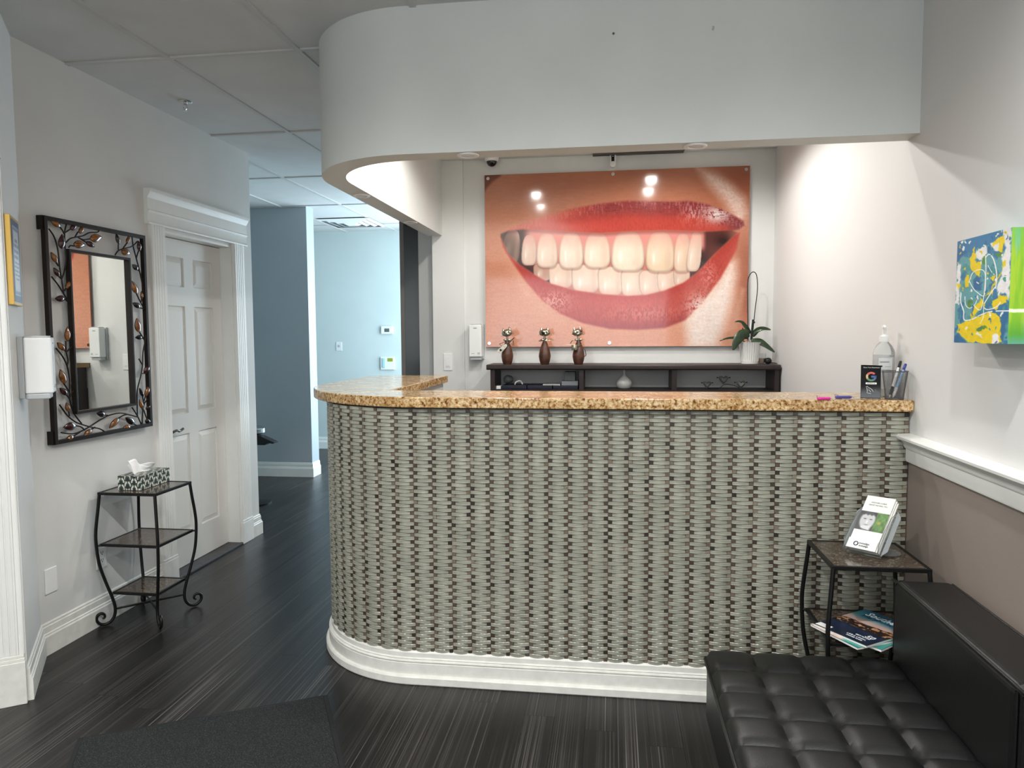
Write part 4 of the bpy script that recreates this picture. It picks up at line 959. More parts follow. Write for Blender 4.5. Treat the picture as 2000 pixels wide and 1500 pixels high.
for s in (0,1):
    x0, x1 = (-.026,-.010) if s == 0 else (bw+.010,bw+.026)
    m = MB(HM); m.add([(x0,.010,.02),(x1,.010,.0),(x1,.010,.170),(x0,.010,.15),(x0,.012,.02),(x1,.012,.0),(x1,.012,.170),(x0,.012,.15)] if s == 0 else [(x0,.010,.0),(x1,.010,.02),(x1,.010,.15),(x0,.010,.170),(x0,.012,.0),(x1,.012,.02),(x1,.012,.15),(x0,.012,.170)], [(0,1,2,3),(7,6,5,4),(0,4,5,1),(1,5,6,2),(2,6,7,3),(3,7,4,0)]); m.build('flange', mat('frosted_acrylic', (206,212,214), .2, trans=.6, ior=1.15), bh)
fp = px(1738,1083,2,ZT_)
MB().lathe([(.045,0),(.045,.003),(.043,.0045)], (fp.x-.006, fp.y+.02, ZT_), 28).build('round_foot', ACRYL, bh, smooth=40)
MB(HM).box(-.010,bw+.010,-.012,.018,-.004,-.001).build('bottom_ledge', ACRYL, bh)
MB(HM).box(0,bw,-.0135,-.0115,0,.036).build('front_lip', WHITEP, bh)
def brochure_img(W=90, H=176):
    X, Y = np.meshgrid((np.arange(W)+.5)/W, (np.arange(H)+.5)/H); C = np.zeros((H,W,3))+np.array((238,238,232.))
    ph = (Y > .30) & (Y < .66); C[ph] = (70,72,74)
    g = ph & (X > .60); gc = np.array((92,128,72.))*(0.6+.8*fbm(X*9,Y*14,4))[...,None]; C = np.where(g[...,None], gc, C)
    C = blend(C,(170,160,80),(g*np.exp(-((X-.76)/.07)**2-((Y-.49)/.03)**2)))
    f_ = ph & (X <= .60); fx, fy = (X-.34), (Y-.47)*1.9; face = sstep(.30,.22,np.hypot(fx, fy*.8)); C = np.where(f_[...,None], blend(C,(196,196,198),face), C)
    hair = f_*sstep(.03,.0,Y-(.352+.008*np.sin(X*46+1))) ; C = blend(C,(60,60,64),hair*.85)
    for ex_ in (.24,.45): C = blend(C,(54,54,58),f_*np.exp(-((X-ex_)/.045)**2-((Y-.445)/.009)**2))
    C = blend(C,(240,240,240),.8*f_*np.exp(-((X-.34)/.03)**2-((Y-.50)/.035)**2))
    for k in range(4): C = blend(C,(214,214,214),f_*sstep(.022,.008,np.abs((Y-.60)-.07*(X-.34)*(k-1.5)-.012*(k-1.5)))*sstep(.2,.1,np.abs(X-.36)))
    C = blend(C,(90,90,92),f_*np.exp(-((X-.35)/.07)**2-((Y-.555)/.008)**2)*.8)
    return np.clip(C,0,255)
for k in range(3):
    dx, dz = .003*k, -.004*k; y = -.010+.006*k
    br = tag(MB(HM).box(.002+dx,.100+dx,y,y+.004,.001,.205+dz).build('brochure', WHITEP), ['front brochure with a face photo in the acrylic holder','middle white brochure in the acrylic holder','rear white brochure in the acrylic holder'][k], 'brochure', 'brochures in the holder')
    if k == 0:
        gridprint('print', brochure_img(), HM @ Vector((.002,y-.0006,.205)), HM.to_3x3() @ Vector((.098,0,0)), HM.to_3x3() @ Vector((0,0,-.204)), attrmat('brochure_print', .4), br)
        TX = lambda x, z, yy=y-.0012: HM @ Matrix.Translation((x,yy,z)) @ Matrix.Rotation(math.pi/2,4,'X')
        text('headline', 'DISCOVER A SMILE', TX(.051,.178), .0062, INKG, br, 'CENTER'); text('headline', 'ABOUT THE REAL YOU', TX(.051,.168), .0062, INKG, br, 'CENTER')
lab = [o for o in bh.children if o.name.startswith('front_lip')][0]
TX = lambda x, z: HM @ Matrix.Translation((x,-.0142,z)) @ Matrix.Rotation(math.pi/2,4,'X')
text('logo_lettering', 'invisalign', TX(.040,.018), .010, INKN, lab); text('logo_lettering', 'invisalign', TX(.042,.009), .009, INKN, lab)
m = MB(HM); m.tube([(.030+.007*math.cos(a),-.0142,.017+.007*math.sin(a)) for a in [2*math.pi*k/14 for k in range(14)]], .0016, 5, closed=True); m.build('logo_ring', INKN, lab)

# ------------------------------------------------------------------ magazines on the middle shelf
ZM = .4065
def magazine(M, w_, h, th, label, cover, pages=True):
    t = thing('magazine', M @ Vector((w_/2,h/2,0)), label, 'magazine', 'magazines on the side table')
    MB(M).box(.001,w_-.001,.001,h-.001,0,th-.0008).build('pages', WHITEP, t); MB(M).box(0,w_,0,h,th-.0008,th-.0003).build('cover', INKN, t)
    if cover is not None:
        R_ = M.to_3x3(); gridprint('cover_print', cover, M @ Vector((0,h,th)), R_ @ Vector((w_,0,0)), R_ @ Vector((0,-h,0)), attrmat('cover_gloss', .15), t)
    return t
def cov_a(W=120, H=160):
    X, Y = np.meshgrid((np.arange(W)+.5)/W, (np.arange(H)+.5)/H); g = Y
    C = np.zeros((H,W,3))+np.array((40,120,140.)); C = blend(C,(60,150,150),sstep(.0,.3,X)*0+sstep(.35,0,X)*.7); C = blend(C,(34,92,124),sstep(.25,.0,Y)); C = blend(C,(206,176,166),sstep(.22,.42,Y+.05*fbm(X*4,Y*4)))
    ridge = .44+.10*(fbm(X*5+2,Y*0,3)-.4)-.05*X; C = blend(C,(46,34,32),sstep(0,.02,Y-ridge)); C = blend(C,(206,150,104),sstep(.52,.6,fbm(X*14,Y*22,5))*sstep(0,.05,Y-ridge)*sstep(.66,.58,Y))
    C = blend(C,(22,32,56),sstep(.62,.65,Y)); C = blend(C,(46,66,100),sstep(.64,.68,Y)*sstep(.85,.65,Y)*fbm(X*6,Y*20,7)*.8)
    return np.clip(C,0,255)
def cov_b(W=60, H=80):
    X, Y = np.meshgrid((np.arange(W)+.5)/W, (np.arange(H)+.5)/H); C = np.zeros((H,W,3))+np.array((216,170,140.)); C = blend(C,(226,196,184),sstep(.5,.9,Y)); C = blend(C,(190,40,44),np.exp(-((X-.35)/.1)**2-((Y-.6)/.06)**2)); C = blend(C,(58,150,140),sstep(.6,.75,X)); return C
# cover corners seen in the photograph: spine-side left corner and the near corner
ql, qn = px(1588,1217,2,ZM+.024), px(1703,1266,2,ZM+.024)
ex2 = (qn-ql); ex2.z = 0; print('mag edge', ex2.length); ex2.normalize(); ey2 = Vector((-ex2.y,ex2.x,0))
MM = frame((ql.x,ql.y,ZM+.017), ex2, ey2, (0,0,1))
MM2 = frame((ql.x+.03,ql.y-.002,ZM+.0005), (ex2+ey2*.12).normalized(), (ey2-ex2*.12).normalized(), (0,0,1))
MM3 = frame((ql.x-.006,ql.y+.012,ZM+.009), (ex2-ey2*.12).normalized(), (ey2+ex2*.12).normalized(), (0,0,1))
mw, mh_ = .200, .262
magazine(MM2, mw, mh_, .008, 'bottom magazine of the pile, pale spine showing on the lower right', cov_b())
magazine(MM3, mw, mh_, .0075, 'middle magazine of the pile with a peach and green cover', cov_b())
mg = magazine(MM, mw, mh_, .007, 'top magazine of the pile with a navy and teal shoreline cover', cov_a())
MT = lambda x, y: MM @ Matrix.Translation((x,y,.0074))
text('masthead', 'Southern Living', MT(.030,.215), .046, INKW, mg, shear=.2, sx=.82); text('masthead', "THE SOUTH'S BEST", MT(.03,.196), .024, INKN, mg, shear=.2, sx=.85)
text('cover_line', '50', MT(.150,.055), .030, INKW, mg, shear=.2); text('cover_line', 'BEST PLACES', MT(.125,.046), .009, INKW, mg); text('cover_line', 'LIKE A LOCAL', MT(.105,.030), .011, INKW, mg); text('cover_line', 'SUMMER GUIDE', MT(.112,.018), .008, INKW, mg)
MB(MM).box(.006,.055,.004,.03,.007,.0076).build('address_label', WHITEP, mg)

# ------------------------------------------------------------------ black tufted sofa along the right wall
def leather():
    N = NT('black_leather'); g = N.n('ShaderNodeNewGeometry'); N.b.inputs['Base Color'].default_value = lin((9,10,11)); N.b.inputs['Roughness'].default_value = .42; N.b.inputs['Specular IOR Level'].default_value = .5
    v = N.n('ShaderNodeTexVoronoi', i_Scale=420.0); n = N.n('ShaderNodeTexNoise', i_Scale=9.0, i_Detail=3.0)
    N.l(g.outputs['Position'], v.inputs['Vector']); N.l(g.outputs['Position'], n.inputs['Vector'])
    ad = N.n('ShaderNodeMath', operation='MULTIPLY_ADD'); N.l(n.outputs['Fac'], ad.inputs[0]); ad.inputs[1].default_value = 1.5; N.l(v.outputs['Distance'], ad.inputs[2])
    bp = N.n('ShaderNodeBump', i_Strength=.22, i_Distance=.0012); N.l(ad.outputs[0], bp.inputs['Height']); N.l(bp.outputs[0], N.b.inputs['Normal'])
    return N.m
LEA = leather()
SX0, SX1, SXW, SY0, SY1 = .300, .868, 1.035, .72, 2.344
sofa = thing('tufted_sofa', (.66,1.54,0), 'long black leather sofa with a tufted seat against the right wall', 'sofa')
MB().box(SX0+.004, SXW, SY0+.004, SY1-.004, .15, .345).build('base', LEA, sofa, bevel=.02, seg=4)
nx, ny = 4, 12; K = 9; m = MB(); vs = []; fs = []; WX, WY = nx*K, ny*K
for i in range(WX+1):
    for j in range(WY+1):
        x = SX0+(SX1+.01-SX0)*i/WX; y = SY0+(SY1-SY0)*j/WY
        cu_, cv_ = (i % K)/K*2-1, (j % K)/K*2-1
        if i % K == 0: cu_ = -1
        if j % K == 0: cv_ = -1
        hgt = .015*((1-abs(cu_)**3)*(1-abs(cv_)**3))**.5
        edge = min(x-SX0, y-SY0, SY1-y); rd = .018; drop = 0 if edge > rd else -(rd-math.sqrt(max(0, rd*rd-(rd-edge)**2)))
        vs.append((x, y, .372+hgt+drop))
for i in range(WX):
    for j in range(WY): k = i*(WY+1)+j; fs.append((k,k+WY+1,k+WY+2,k+1))
nb = len(vs); ring = [i*(WY+1) for i in range(WX+1)]+[WX*(WY+1)+j for j in range(1,WY+1)]+[i*(WY+1)+WY for i in range(WX-1,-1,-1)]+[j for j in range(WY-1,0,-1)]
vs += [(vs[k][0],vs[k][1],.335) for k in ring]; L_ = len(ring)
fs += [(ring[k],nb+k,nb+(k+1)%L_,ring[(k+1)%L_]) for k in range(L_)]
m.add(vs, fs); m.build('tufted_seat', LEA, sofa, smooth=60)
MB().tube([(SX0-.001,SY0+.01,.352),(SX0-.001,SY1-.012,.352),(SX0+.012,SY1+.001,.352),(SX1,SY1+.001,.352)], .0045, 6).build('piping', LEA, sofa, smooth=70)
for (a, b) in ((1.652, SY1), (.95, 1.640)):
    bk = MB().box(SX1, SXW, a, b, .36, .634).build('backrest_cushion', LEA, sofa, bevel=.022, seg=4)
    r = .022; pts = []
    for (yy, zz) in ((a+.0055,.40),(a+.0055,.60),(a+.010,.620),(a+.03,.6285),(b-.03,.6285),(b-.010,.620),(b-.0055,.60),(b-.0055,.40)): pts.append((SX1+.0055, yy, zz))
    MB().tube(smoothpts(pts,5), .0042, 6).build('piping', LEA, bk, smooth=70)
    MB().tube([(SXW-.0055, a+.02,.6285),(SXW-.0055,b-.02,.6285)], .0042, 6).build('piping', LEA, bk, smooth=70)
for (x, y) in ((SX0+.06,SY1-.09),(SXW-.07,SY1-.09),(SX0+.06,SY0+.09),(SXW-.07,SY0+.09)): MB().lathe([(.018,0),(.022,.152)], (x,y,0), 14).build('leg', CHROME, sofa, smooth=50)

# ------------------------------------------------------------------ abstract canvas on the right wall
def canvas(W=150, H=300):
    u, v = np.meshgrid((np.arange(W)+.5)/W, (np.arange(H)+.5)/H); X, Y = 90+u*600, 100+v*1300; X0, Y0 = X, Y; X = X+46*(fbm(X0/42,Y0/60,51)-.5); Y = Y+80*(fbm(X0/46,Y0/66,57)-.5)
    C = np.zeros((H,W,3))+np.array((94,160,166.)); n = fbm(X/90,Y/140,2); C = blend(C,(44,116,160),sstep(.52,.6,n)); C = blend(C,(60,140,140),sstep(.58,.66,fbm(X/70,Y/110,6))*.7)
    C = blend(C,(44,120,166),.95*soft(X,Y,[(90,80),(640,60),(640,170),(420,230),(280,330),(200,300),(100,260)],12))
    C = blend(C,(232,230,228),soft(X,Y,[(600,90),(690,80),(690,900),(640,800),(590,860),(560,760),(610,640),(600,420),(640,300),(610,200)],9))
    C = blend(C,(236,234,232),soft(X,Y,[(90,400),(140,380),(150,560),(130,900),(90,880)],9)); C = blend(C,(232,230,226),soft(X,Y,[(330,280),(440,230),(450,330),(380,400),(320,380)],9)); C = blend(C,(230,228,226),soft(X,Y,[(480,220),(560,190),(590,330),(520,340)],9))
    for P in ([(240,350),(290,280),(330,330),(310,400),(380,430),(380,540),(350,600),(300,500),(250,430)], [(520,200),(610,180),(630,240),(600,340),(560,330),(570,240),(500,270)], [(120,1170),(210,1140),(300,1090),(440,1070),(520,1030),(600,1080),(640,1250),(630,1400),(330,1400),(240,1350),(150,1290)],
              [(520,900),(600,850),(680,860),(670,930),(560,1000),(520,980)], [(320,970),(400,850),(420,920),(360,1010),(330,1080),(300,1080)], [(440,860),(560,660),(620,560),(600,620),(480,830)], [(600,470),(640,450),(640,520),(600,520)], [(215,560),(250,570),(240,690),(205,700)], [(490,590),(540,620),(530,700),(500,660)], [(100,670),(130,660),(120,720)]):
        C = blend(C,(236,206,22),soft(X,Y,P,7))
    for P in ([(90,420),(110,180),(200,260),(150,330)], [(340,560),(380,600),(400,760),(310,740),(300,640)], [(620,1060),(680,1040),(650,1400),(630,1390)], [(90,1290),(230,1360),(260,1400),(80,1400)]): C = blend(C,(40,104,150),soft(X,Y,P,10))
    for P in ([(240,880),(300,870),(290,960),(250,960)], [(400,360),(440,340),(430,460),(395,460)], [(540,370),(610,340),(590,400),(560,420)], [(360,1230),(440,1200),(480,1220),(400,1260),(370,1280)]): C = blend(C,(84,138,50),soft(X,Y,P,8))
    C = blend(C,(238,236,234),soft(X,Y,[(530,1400),(545,1310),(580,1280),(605,1320),(605,1400)],7)); C = blend(C,(238,236,234),soft(X,Y,[(370,1280),(420,1290),(440,1350),(360,1300)],7))
    for P, w_ in (([(430,380),(470,350),(520,430),(555,600),(550,760)],6), ([(430,360),(440,560),(430,800),(410,960),(380,1000),(320,940)],5), ([(250,650),(290,540),(360,510),(420,540),(440,640),(430,830),(350,780),(300,720),(260,640)],5), ([(160,760),(160,880),(200,1000),(210,1110),(300,1110),(400,1060),(520,1025),(690,1030)],7), ([(210,820),(220,920),(270,970),(330,930),(350,880)],5), ([(540,750),(450,900),(430,960),(470,1000),(560,980),(610,920)],6), ([(430,980),(430,1090),(400,1160)],4), ([(460,480),(500,560),(530,600)],4)):
        P = [(p.x,p.y) for p in smoothpts([(a_,b_,0) for a_,b_ in P],6)]; C = blend(C,(244,244,240),sstep(w_+2,w_-3,dseg(X0,Y0,P)))
    for _ in range(110):
        a, b = rng.uniform(90,690), rng.uniform(100,1400); C = blend(C, [(226,196,28),(238,236,232),(40,104,150),(70,150,140)][rng.integers(4)], sstep(1.2,.8,np.hypot((X-a)/rng.uniform(5,16),(Y-b)/rng.uniform(8,30))))
    return np.clip(C*(.94+.12*fbm(X/30,Y/30,40))[...,None],0,255)
def canvas_side(W=60, H=240):
    u, v = np.meshgrid((np.arange(W)+.5)/W, (np.arange(H)+.5)/H); n = fbm(u*5,v*2.2,8); C = np.zeros((H,W,3))+np.array((120,172,30.)); C = blend(C,(150,184,40),sstep(.4,.6,n)); C = blend(C,(120,180,150),sstep(.55,.7,fbm(u*6,v*1.6,11))); C = blend(C,(60,140,40),sstep(.75,.95,v)*.7); C = blend(C,(90,160,180),sstep(.9,1,v)*.6); C = blend(C,(96,170,70),sstep(.25,0,v)*.6)
    C = blend(C,(240,240,236),sstep(.022,.008,np.abs(v-.72+.01*fbm(u*6,v,9)))*sstep(.85,.4,u)*(.55+.6*fbm(u*9,v*60,12))); return C
CXF = .975; q0, q1 = px(1866.5,573,0,CXF), px(1972,573,0,CXF); cz1, cz0 = px(1972,445,0,CXF).z, px(1967,672,0,CXF).z
cvs = thing('abstract_canvas', (XR,(q0.y+q1.y)/2,cz0), 'square deep edged canvas painted in yellow, teal, blue and white on the right wall', 'painting')
MB().box(CXF+.0006, XR-.0, q1.y+.0006, q0.y, cz0, cz1).build('canvas_box', mat('canvas_edge', (84,150,150), .6, var=.3, vscale=18), cvs)
gridprint('painted_front', canvas(), (CXF,q0.y,cz1), (0,q1.y-q0.y,0), (0,0,cz0-cz1), attrmat('acrylic_paint', .45), cvs)
gridprint('painted_side', canvas_side(), (CXF,q1.y,cz1), (XR-CXF,0,0), (0,0,cz0-cz1), attrmat('acrylic_paint_side', .45), cvs)

# ------------------------------------------------------------------ entry mat
mc = [px(*q,2,.006) for q in ((152,1440),(640,1355),(672,1500))]
mx_ = (mc[1]-mc[0]); mx_.z = 0; mx_.normalize(); mdn = Vector((mx_.y,-mx_.x,0)); ml_ = (mc[1]-mc[0]).length
MTX = frame((mc[0].x,mc[0].y,0), mx_, -mdn, (0,0,1))
MATM = NT('charcoal_mat_pile'); g_ = MATM.n('ShaderNodeNewGeometry'); n_ = MATM.n('ShaderNodeTexNoise', i_Scale=340.0, i_Detail=2.0); MATM.l(g_.outputs['Position'], n_.inputs['Vector']); r_ = MATM.ramp([(.38,(8,9,9)),(.55,(22,24,24)),(.68,(60,64,64))]); MATM.l(n_.outputs['Fac'], r_.inputs[0]); MATM.l(r_.outputs[0], MATM.b.inputs['Base Color']); MATM.b.inputs['Roughness'].default_value = .95
bp_ = MATM.n('ShaderNodeBump', i_Strength=.35, i_Distance=.002); MATM.l(n_.outputs['Fac'], bp_.inputs['Height']); MATM.l(bp_.outputs[0], MATM.b.inputs['Normal'])
mt_ = thing('entry_mat', MTX @ Vector((ml_/2,-.6,0)), 'charcoal entry mat lying at an angle on the dark floor', 'mat')
MB(MTX).box(.018,ml_-.018,-1.282,-.018,0,.007).build('pile', MATM.m, mt_, bevel=.003)
m = MB(MTX); m.box(0,.018,-1.3,0,0,.004); m.box(ml_-.018,ml_,-1.3,0,0,.004); m.box(.018,ml_-.018,-.018,0,0,.004); m.box(.018,ml_-.018,-1.3,-1.282,0,.004); m.build('rubber_border', DARKG, mt_, bevel=.002)
# ------------------------------------------------------------------ low bookcase behind the desk
ZS = 1.195
bc = thing('bookcase', (.11,4.9,0), 'dark espresso bookcase against the back wall behind the desk', 'bookcase')
m = MB(); m.prism_ax([(4.752,ZS-.034),(4.745,ZS-.026),(4.745,ZS-.008),(4.752,ZS),(5.049,ZS),(5.049,ZS-.034)], 0, -.828, 1.05); m.build('top_board', ESPR, bc, smooth=30)
MB().box(-.8302,-.828,4.747,5.04,ZS-.032,ZS-.002).build('edge_band', mat('worn_edge_band', (150,120,70), .5), bc)
def xp(u, y=4.765): return px(u,745,1,y).x
for (a, b) in ((-.805,-.775), (xp(1131),xp(1140)), (xp(1312),xp(1322)), (1.018,1.046)): MB().box(a,b,4.762,5.035,.0,ZS-.034).build('upright', ESPR, bc, bevel=.001)
for (a, b) in ((-.775,xp(1131)), (xp(1140),xp(1312)), (xp(1322),1.018)):
    for z in (1.03,.66,.30,.06): MB().box(a,b,4.765,5.035,z-.025,z).build('shelf_board', ESPR, bc)
MB().box(-.80,1.04,5.0355,5.048,0.02,1.0).build('back_panel', ESPR, bc)
# things on the shelves
NAVY = mat('navy_binder', (22,26,44), .5); SILV = mat('silver_box', (150,152,158), .4)
ZL = 1.0302
for k, lab in enumerate(('navy binder lying on the shelf, left of three','navy binder lying on the shelf, middle of three','navy binder lying on the shelf, right of three')):
    x0 = -.735+.172*k; m = MB().box(x0,x0+.168,4.80,5.02,ZL,ZL+.024); t = tag(m.build('binder', NAVY, bevel=.003), lab, 'binder', 'navy binders on the shelf')
    MB().box(x0+.004,x0+.164,4.803,5.016,ZL+.004,ZL+.020).build('sheets', WHITEP, t)
tag(MB().box(-.335,-.225,4.82,4.98,ZL+.0245,ZL+.052).build('carton', SILV, bevel=.002), 'flat grey carton on the right navy binder', 'box')
tag(MB().box(-.318,-.245,4.86,4.96,ZL+.0525,ZL+.112).build('carton', mat('pale_grey_card', (120,122,124), .5), bevel=.002), 'small square grey box on top of the flat carton', 'box')
tag(MB().box(-.46,-.345,4.83,5.0,ZL+.0245,ZL+.031).build('paper_stack', WHITEP), 'thin stack of white paper on the middle binder', 'paper')
tag(MB().tube(smoothpts([(-.65,4.83,ZL+.028),(-.64,4.83,ZL+.045),(-.615,4.84,ZL+.052),(-.60,4.85,ZL+.030)],6), .005, 8).build('white_cable', PLAST, smooth=60), 'short loop of white cable on the left binder', 'cable')
m = MB(); m.sphere((-.705,4.90,ZL+.0245+.034), .034, 18, 10, (1.15,1.0,1.0)); o = m.build('plastic_bag', mat('grey_film', (120,124,126), .3, trans=.3), smooth=40); dsp = o.modifiers.new('d','DISPLACE'); tx = bpy.data.textures.new('crumple','CLOUDS'); tx.noise_scale = .02; dsp.texture = tx; dsp.strength = .012; dsp.mid_level = .9
tag(o, 'crumpled grey plastic bag at the left end of the shelf', 'bag')
tag(MB().box(-.772,-.742,4.80,4.86,ZL,ZL+.02).build('carton', WHITEP, bevel=.001), 'tiny white box beside the left navy binder', 'box')
vx = px(1219,745,1,4.88).x
tag(MB().lathe([(.030,0),(.045,.010),(.054,.034),(.050,.052),(.034,.070),(.017,.084),(.009,.100),(.0075,.122),(.010,.130),(.007,.130),(.005,.1)], (vx,4.88,ZL), 28).build('bottle_vase', mat('white_ceramic', (214,216,212), .12, coat=.4), smooth=60), 'white bottle vase with a thin neck in the middle of the bookcase', 'vase')
hs = thing('heart_candle_stand', (px(1413,745,1,4.88).x,4.88,ZL), 'dark wire stand with three glass hearts on the right shelf', 'ornament')
HG = mat('smoky_faceted_glass', (120,122,118), .06, coat=.6, spec=.8)
for (u, z, s) in ((1381,1.062,.9),(1413,1.094,1.05),(1447,1.064,1.0)):
    x = px(u,745,1,4.86).x; m = MB(); pts = [(0,-.030),(.020,-.010),(.030,.006),(.024,.020),(.012,.023),(0,.014),(-.012,.023),(-.024,.020),(-.030,.006),(-.020,-.010)]
    pts = [(x+a*s, z+b*s) for a, b in pts]; n = len(pts); cc = (x, z)
    m.add([(a,4.86,b) for a,b in pts]+[(cc[0]+(a-cc[0])*.5,4.846,cc[1]+(b-cc[1])*.5) for a,b in pts]+[(cc[0]+(a-cc[0])*.5,4.874,cc[1]+(b-cc[1])*.5) for a,b in pts],
          [(k,(k+1)%n,n+(k+1)%n,n+k) for k in range(n)]+[((k+1)%n,k,2*n+k,2*n+(k+1)%n) for k in range(n)]+[tuple(n+k for k in range(n)), tuple(2*n+k for k in range(n-1,-1,-1))]); hh_ = m.build('glass_heart', HG, hs)
    m = MB(); m.tube([(x-.036*s,4.86,z+.012*s),(x+.036*s,4.86,z+.012*s)], .0018, 6); 
    for sgn in (-1,1): m.sphere((x+sgn*.038*s,4.86,z+.012*s), .0042, 8, 6)
    m.build('wire_ring', BLACKM, hh_)
xa, xb, xc = [px(u,745,1,4.87).x for u in (1381,1413,1447)]
m = MB(); m.tube(smoothpts([(xa,4.875,1.034),(xb-.03,4.875,1.036),(xb,4.875,1.056),(xb+.03,4.875,1.062),(xc-.015,4.875,1.045),(xc,4.875,1.034)],5), .002, 6); m.build('wire_stem', BLACKM, hs)

# ------------------------------------------------------------------ three cat musicians
WOOD = NT('dark_carved_wood'); g_ = WOOD.n('ShaderNodeNewGeometry'); w_n = WOOD.n('ShaderNodeTexWave', i_Scale=95.0, i_Distortion=2.5, bands_direction='Z'); WOOD.l(g_.outputs['Position'], w_n.inputs['Vector']); n_n = WOOD.n('ShaderNodeTexNoise', i_Scale=30.0); WOOD.l(g_.outputs['Position'], n_n.inputs['Vector'])
r_n = WOOD.ramp([(.3,(58,32,22)),(.6,(88,52,36)),(.8,(112,70,46))]); WOOD.l(n_n.outputs['Fac'], r_n.inputs[0]); WOOD.l(r_n.outputs[0], WOOD.b.inputs['Base Color']); WOOD.b.inputs['Roughness'].default_value = .38
bp_ = WOOD.n('ShaderNodeBump', i_Strength=.35, i_Distance=.001); WOOD.l(w_n.outputs['Fac'], bp_.inputs['Height']); WOOD.l(bp_.outputs[0], WOOD.b.inputs['Normal']); WOOD = WOOD.m
U = .000348
def cat(u, label, kind):
    x, y = px(u,710,1,4.84).x, 4.84; t = thing('cat_figurine', (x,y,ZS), label, 'figurine', 'cat musician figurines')
    def z(v): return ZS+(800-v)*U
    MB().lathe([(78*U,0),(80*U,4*U),(100*U,z(740)-ZS),(116*U,z(650)-ZS),(112*U,z(600)-ZS),(92*U,z(510)-ZS),(62*U,z(420)-ZS),(40*U,z(370)-ZS),(30*U,z(345)-ZS)], (x,y,ZS), 28).build('body', WOOD, t, smooth=60)
    hx = {'guitar':0,'singer':0,'drum':-18*U}[kind]; yaw_ = {'guitar':.0,'singer':0,'drum':.5}[kind]
    HMx = Matrix.Translation((x+hx,y-.004,z(195))) @ Matrix.Rotation(yaw_,4,'Z') @ Matrix.Rotation({'guitar':-.18,'singer':0,'drum':-.12}[kind],4,'Y')
    hd = MB(HMx); hd.sphere((0,0,0), 1, 18, 10, (108*U,70*U,72*U)); hd.sphere((0,-.012,-.010), .016, 12, 8, (1.3,1,.8))
    for s in (-1,1): hd.lathe([(30*U,0),(20*U,30*U),(1*U,58*U)], (s*62*U,0,52*U), 8)
    for s in (-1,1): hd.add([(s*100*U,0,10*U),(s*135*U,-.002,-22*U),(s*90*U,0,-34*U)], [(0,1,2)])
    head = hd.build('head', PEWTER, t, smooth=50)
    m = MB(HMx)
    for s in (-1,1): m.sphere((s*40*U,-62*U,14*U), 15*U, 8, 6)
    m.sphere((0,-88*U,-22*U), 12*U, 8, 6); m.build('eyes_and_nose', BLACKM, head)
    m = MB(HMx)
    for s in (-1,1):
        for k in (-1,0,1): m.tube([(s*20*U,-80*U,-34*U),(s*120*U,-70*U,(-40+18*k)*U)], .0006, 4)
    m.build('whiskers', PEWTER, head)
    MB().tube([(x,y,z(355)),(x+hx*.5,y-.002,z(250))], 22*U, 10).build('neck', PEWTER, t, smooth=50)
    m = MB()
    for s in (-1,1): m.sphere((x+s*38*U,y-30*U,z(332)), 30*U, 8, 6, (1.2,.5,.8))
    m.build('bow_tie', PEWTER, t, smooth=50)
    m = MB()
    def arm(*p): m.tube([(x+a*U,y+b*U,z(c)) for a,b,c in p], 8*U, 6)
    if kind == 'guitar': arm((-30,-20,360),(-150,-40,410),(-70,-90,470)); arm((30,-20,360),(130,-40,430),(125,-80,340))
    elif kind == 'singer': arm((-25,-20,300),(-110,-40,355),(-10,-80,350)); arm((25,-20,300),(110,-40,355),(15,-80,350))
    else: arm((-25,-20,345),(-120,-40,345),(-150,-70,410)); arm((25,-20,345),(60,-60,420),(-20,-100,470))
    m.build('arms', PEWTER, t, smooth=60)
    if kind == 'guitar':
        G = Matrix.Translation((x-62*U,y-112*U,z(480))) @ Matrix.Rotation(-math.radians(42),4,'Y')
        m = MB(G); pts = []
        for k in range(24):
            a = 2*math.pi*k/24; pts.append((115*U*math.cos(a)*1.0-20*U, 52*U*math.sin(a)*(1+.25*math.cos(2*a)-.2*math.cos(a))))
        m.prism_ax(pts, 1, -12*U, 12*U); m.tube([(60*U,0,0),(290*U,0,0)], 11*U, 6); gt = m.build('guitar', PEWTER, t, smooth=40)
        MB(G).box(-85*U,-45*U,-15*U,-12.5*U,-20*U,20*U).build('sound_hole', BLACKM, gt)
    elif kind == 'singer':
        m = MB(); m.sphere((x-15*U,y-105*U,z(205)), 30*U, 12, 8); mc_ = m.build('microphone', BLACKM, t, smooth=60); MB().tube([(x-12*U,y-100*U,z(225)),(x+5*U,y-85*U,z(345))], 10*U, 8).build('microphone_handle', PEWTER, mc_, smooth=60)
    else:
        m = MB(); m.lathe([(54*U,0),(56*U,5*U),(56*U,98*U),(54*U,103*U)], (x-72*U,y-112*U,z(530)), 18); dm = m.build('drum', PEWTER, t, smooth=40)
        m = MB(); m.tube([(x-225*U,y-105*U,z(432)),(x-60*U,y-112*U,z(424))], 6*U, 6); m.tube([(x-155*U,y-90*U,z(400)),(x-110*U,y-110*U,z(345))], 6*U, 6); m.build('drumstick', PEWTER, dm)
        m = MB(); m.tube(smoothpts([(x+60*U,y+60*U,z(640)),(x+135*U,y+20*U,z(640)),(x+125*U,y,z(540)),(x+100*U,y,z(500))],5), 8*U, 6); m.build('tail', WOOD, t, smooth=60)
cat(991, 'cat figurine with a silver head playing a guitar, leftmost of three', 'guitar')
cat(1064, 'cat figurine with a silver head singing, middle of three', 'singer')
cat(1130, 'cat figurine with a silver head holding a drum, rightmost of three', 'drum')

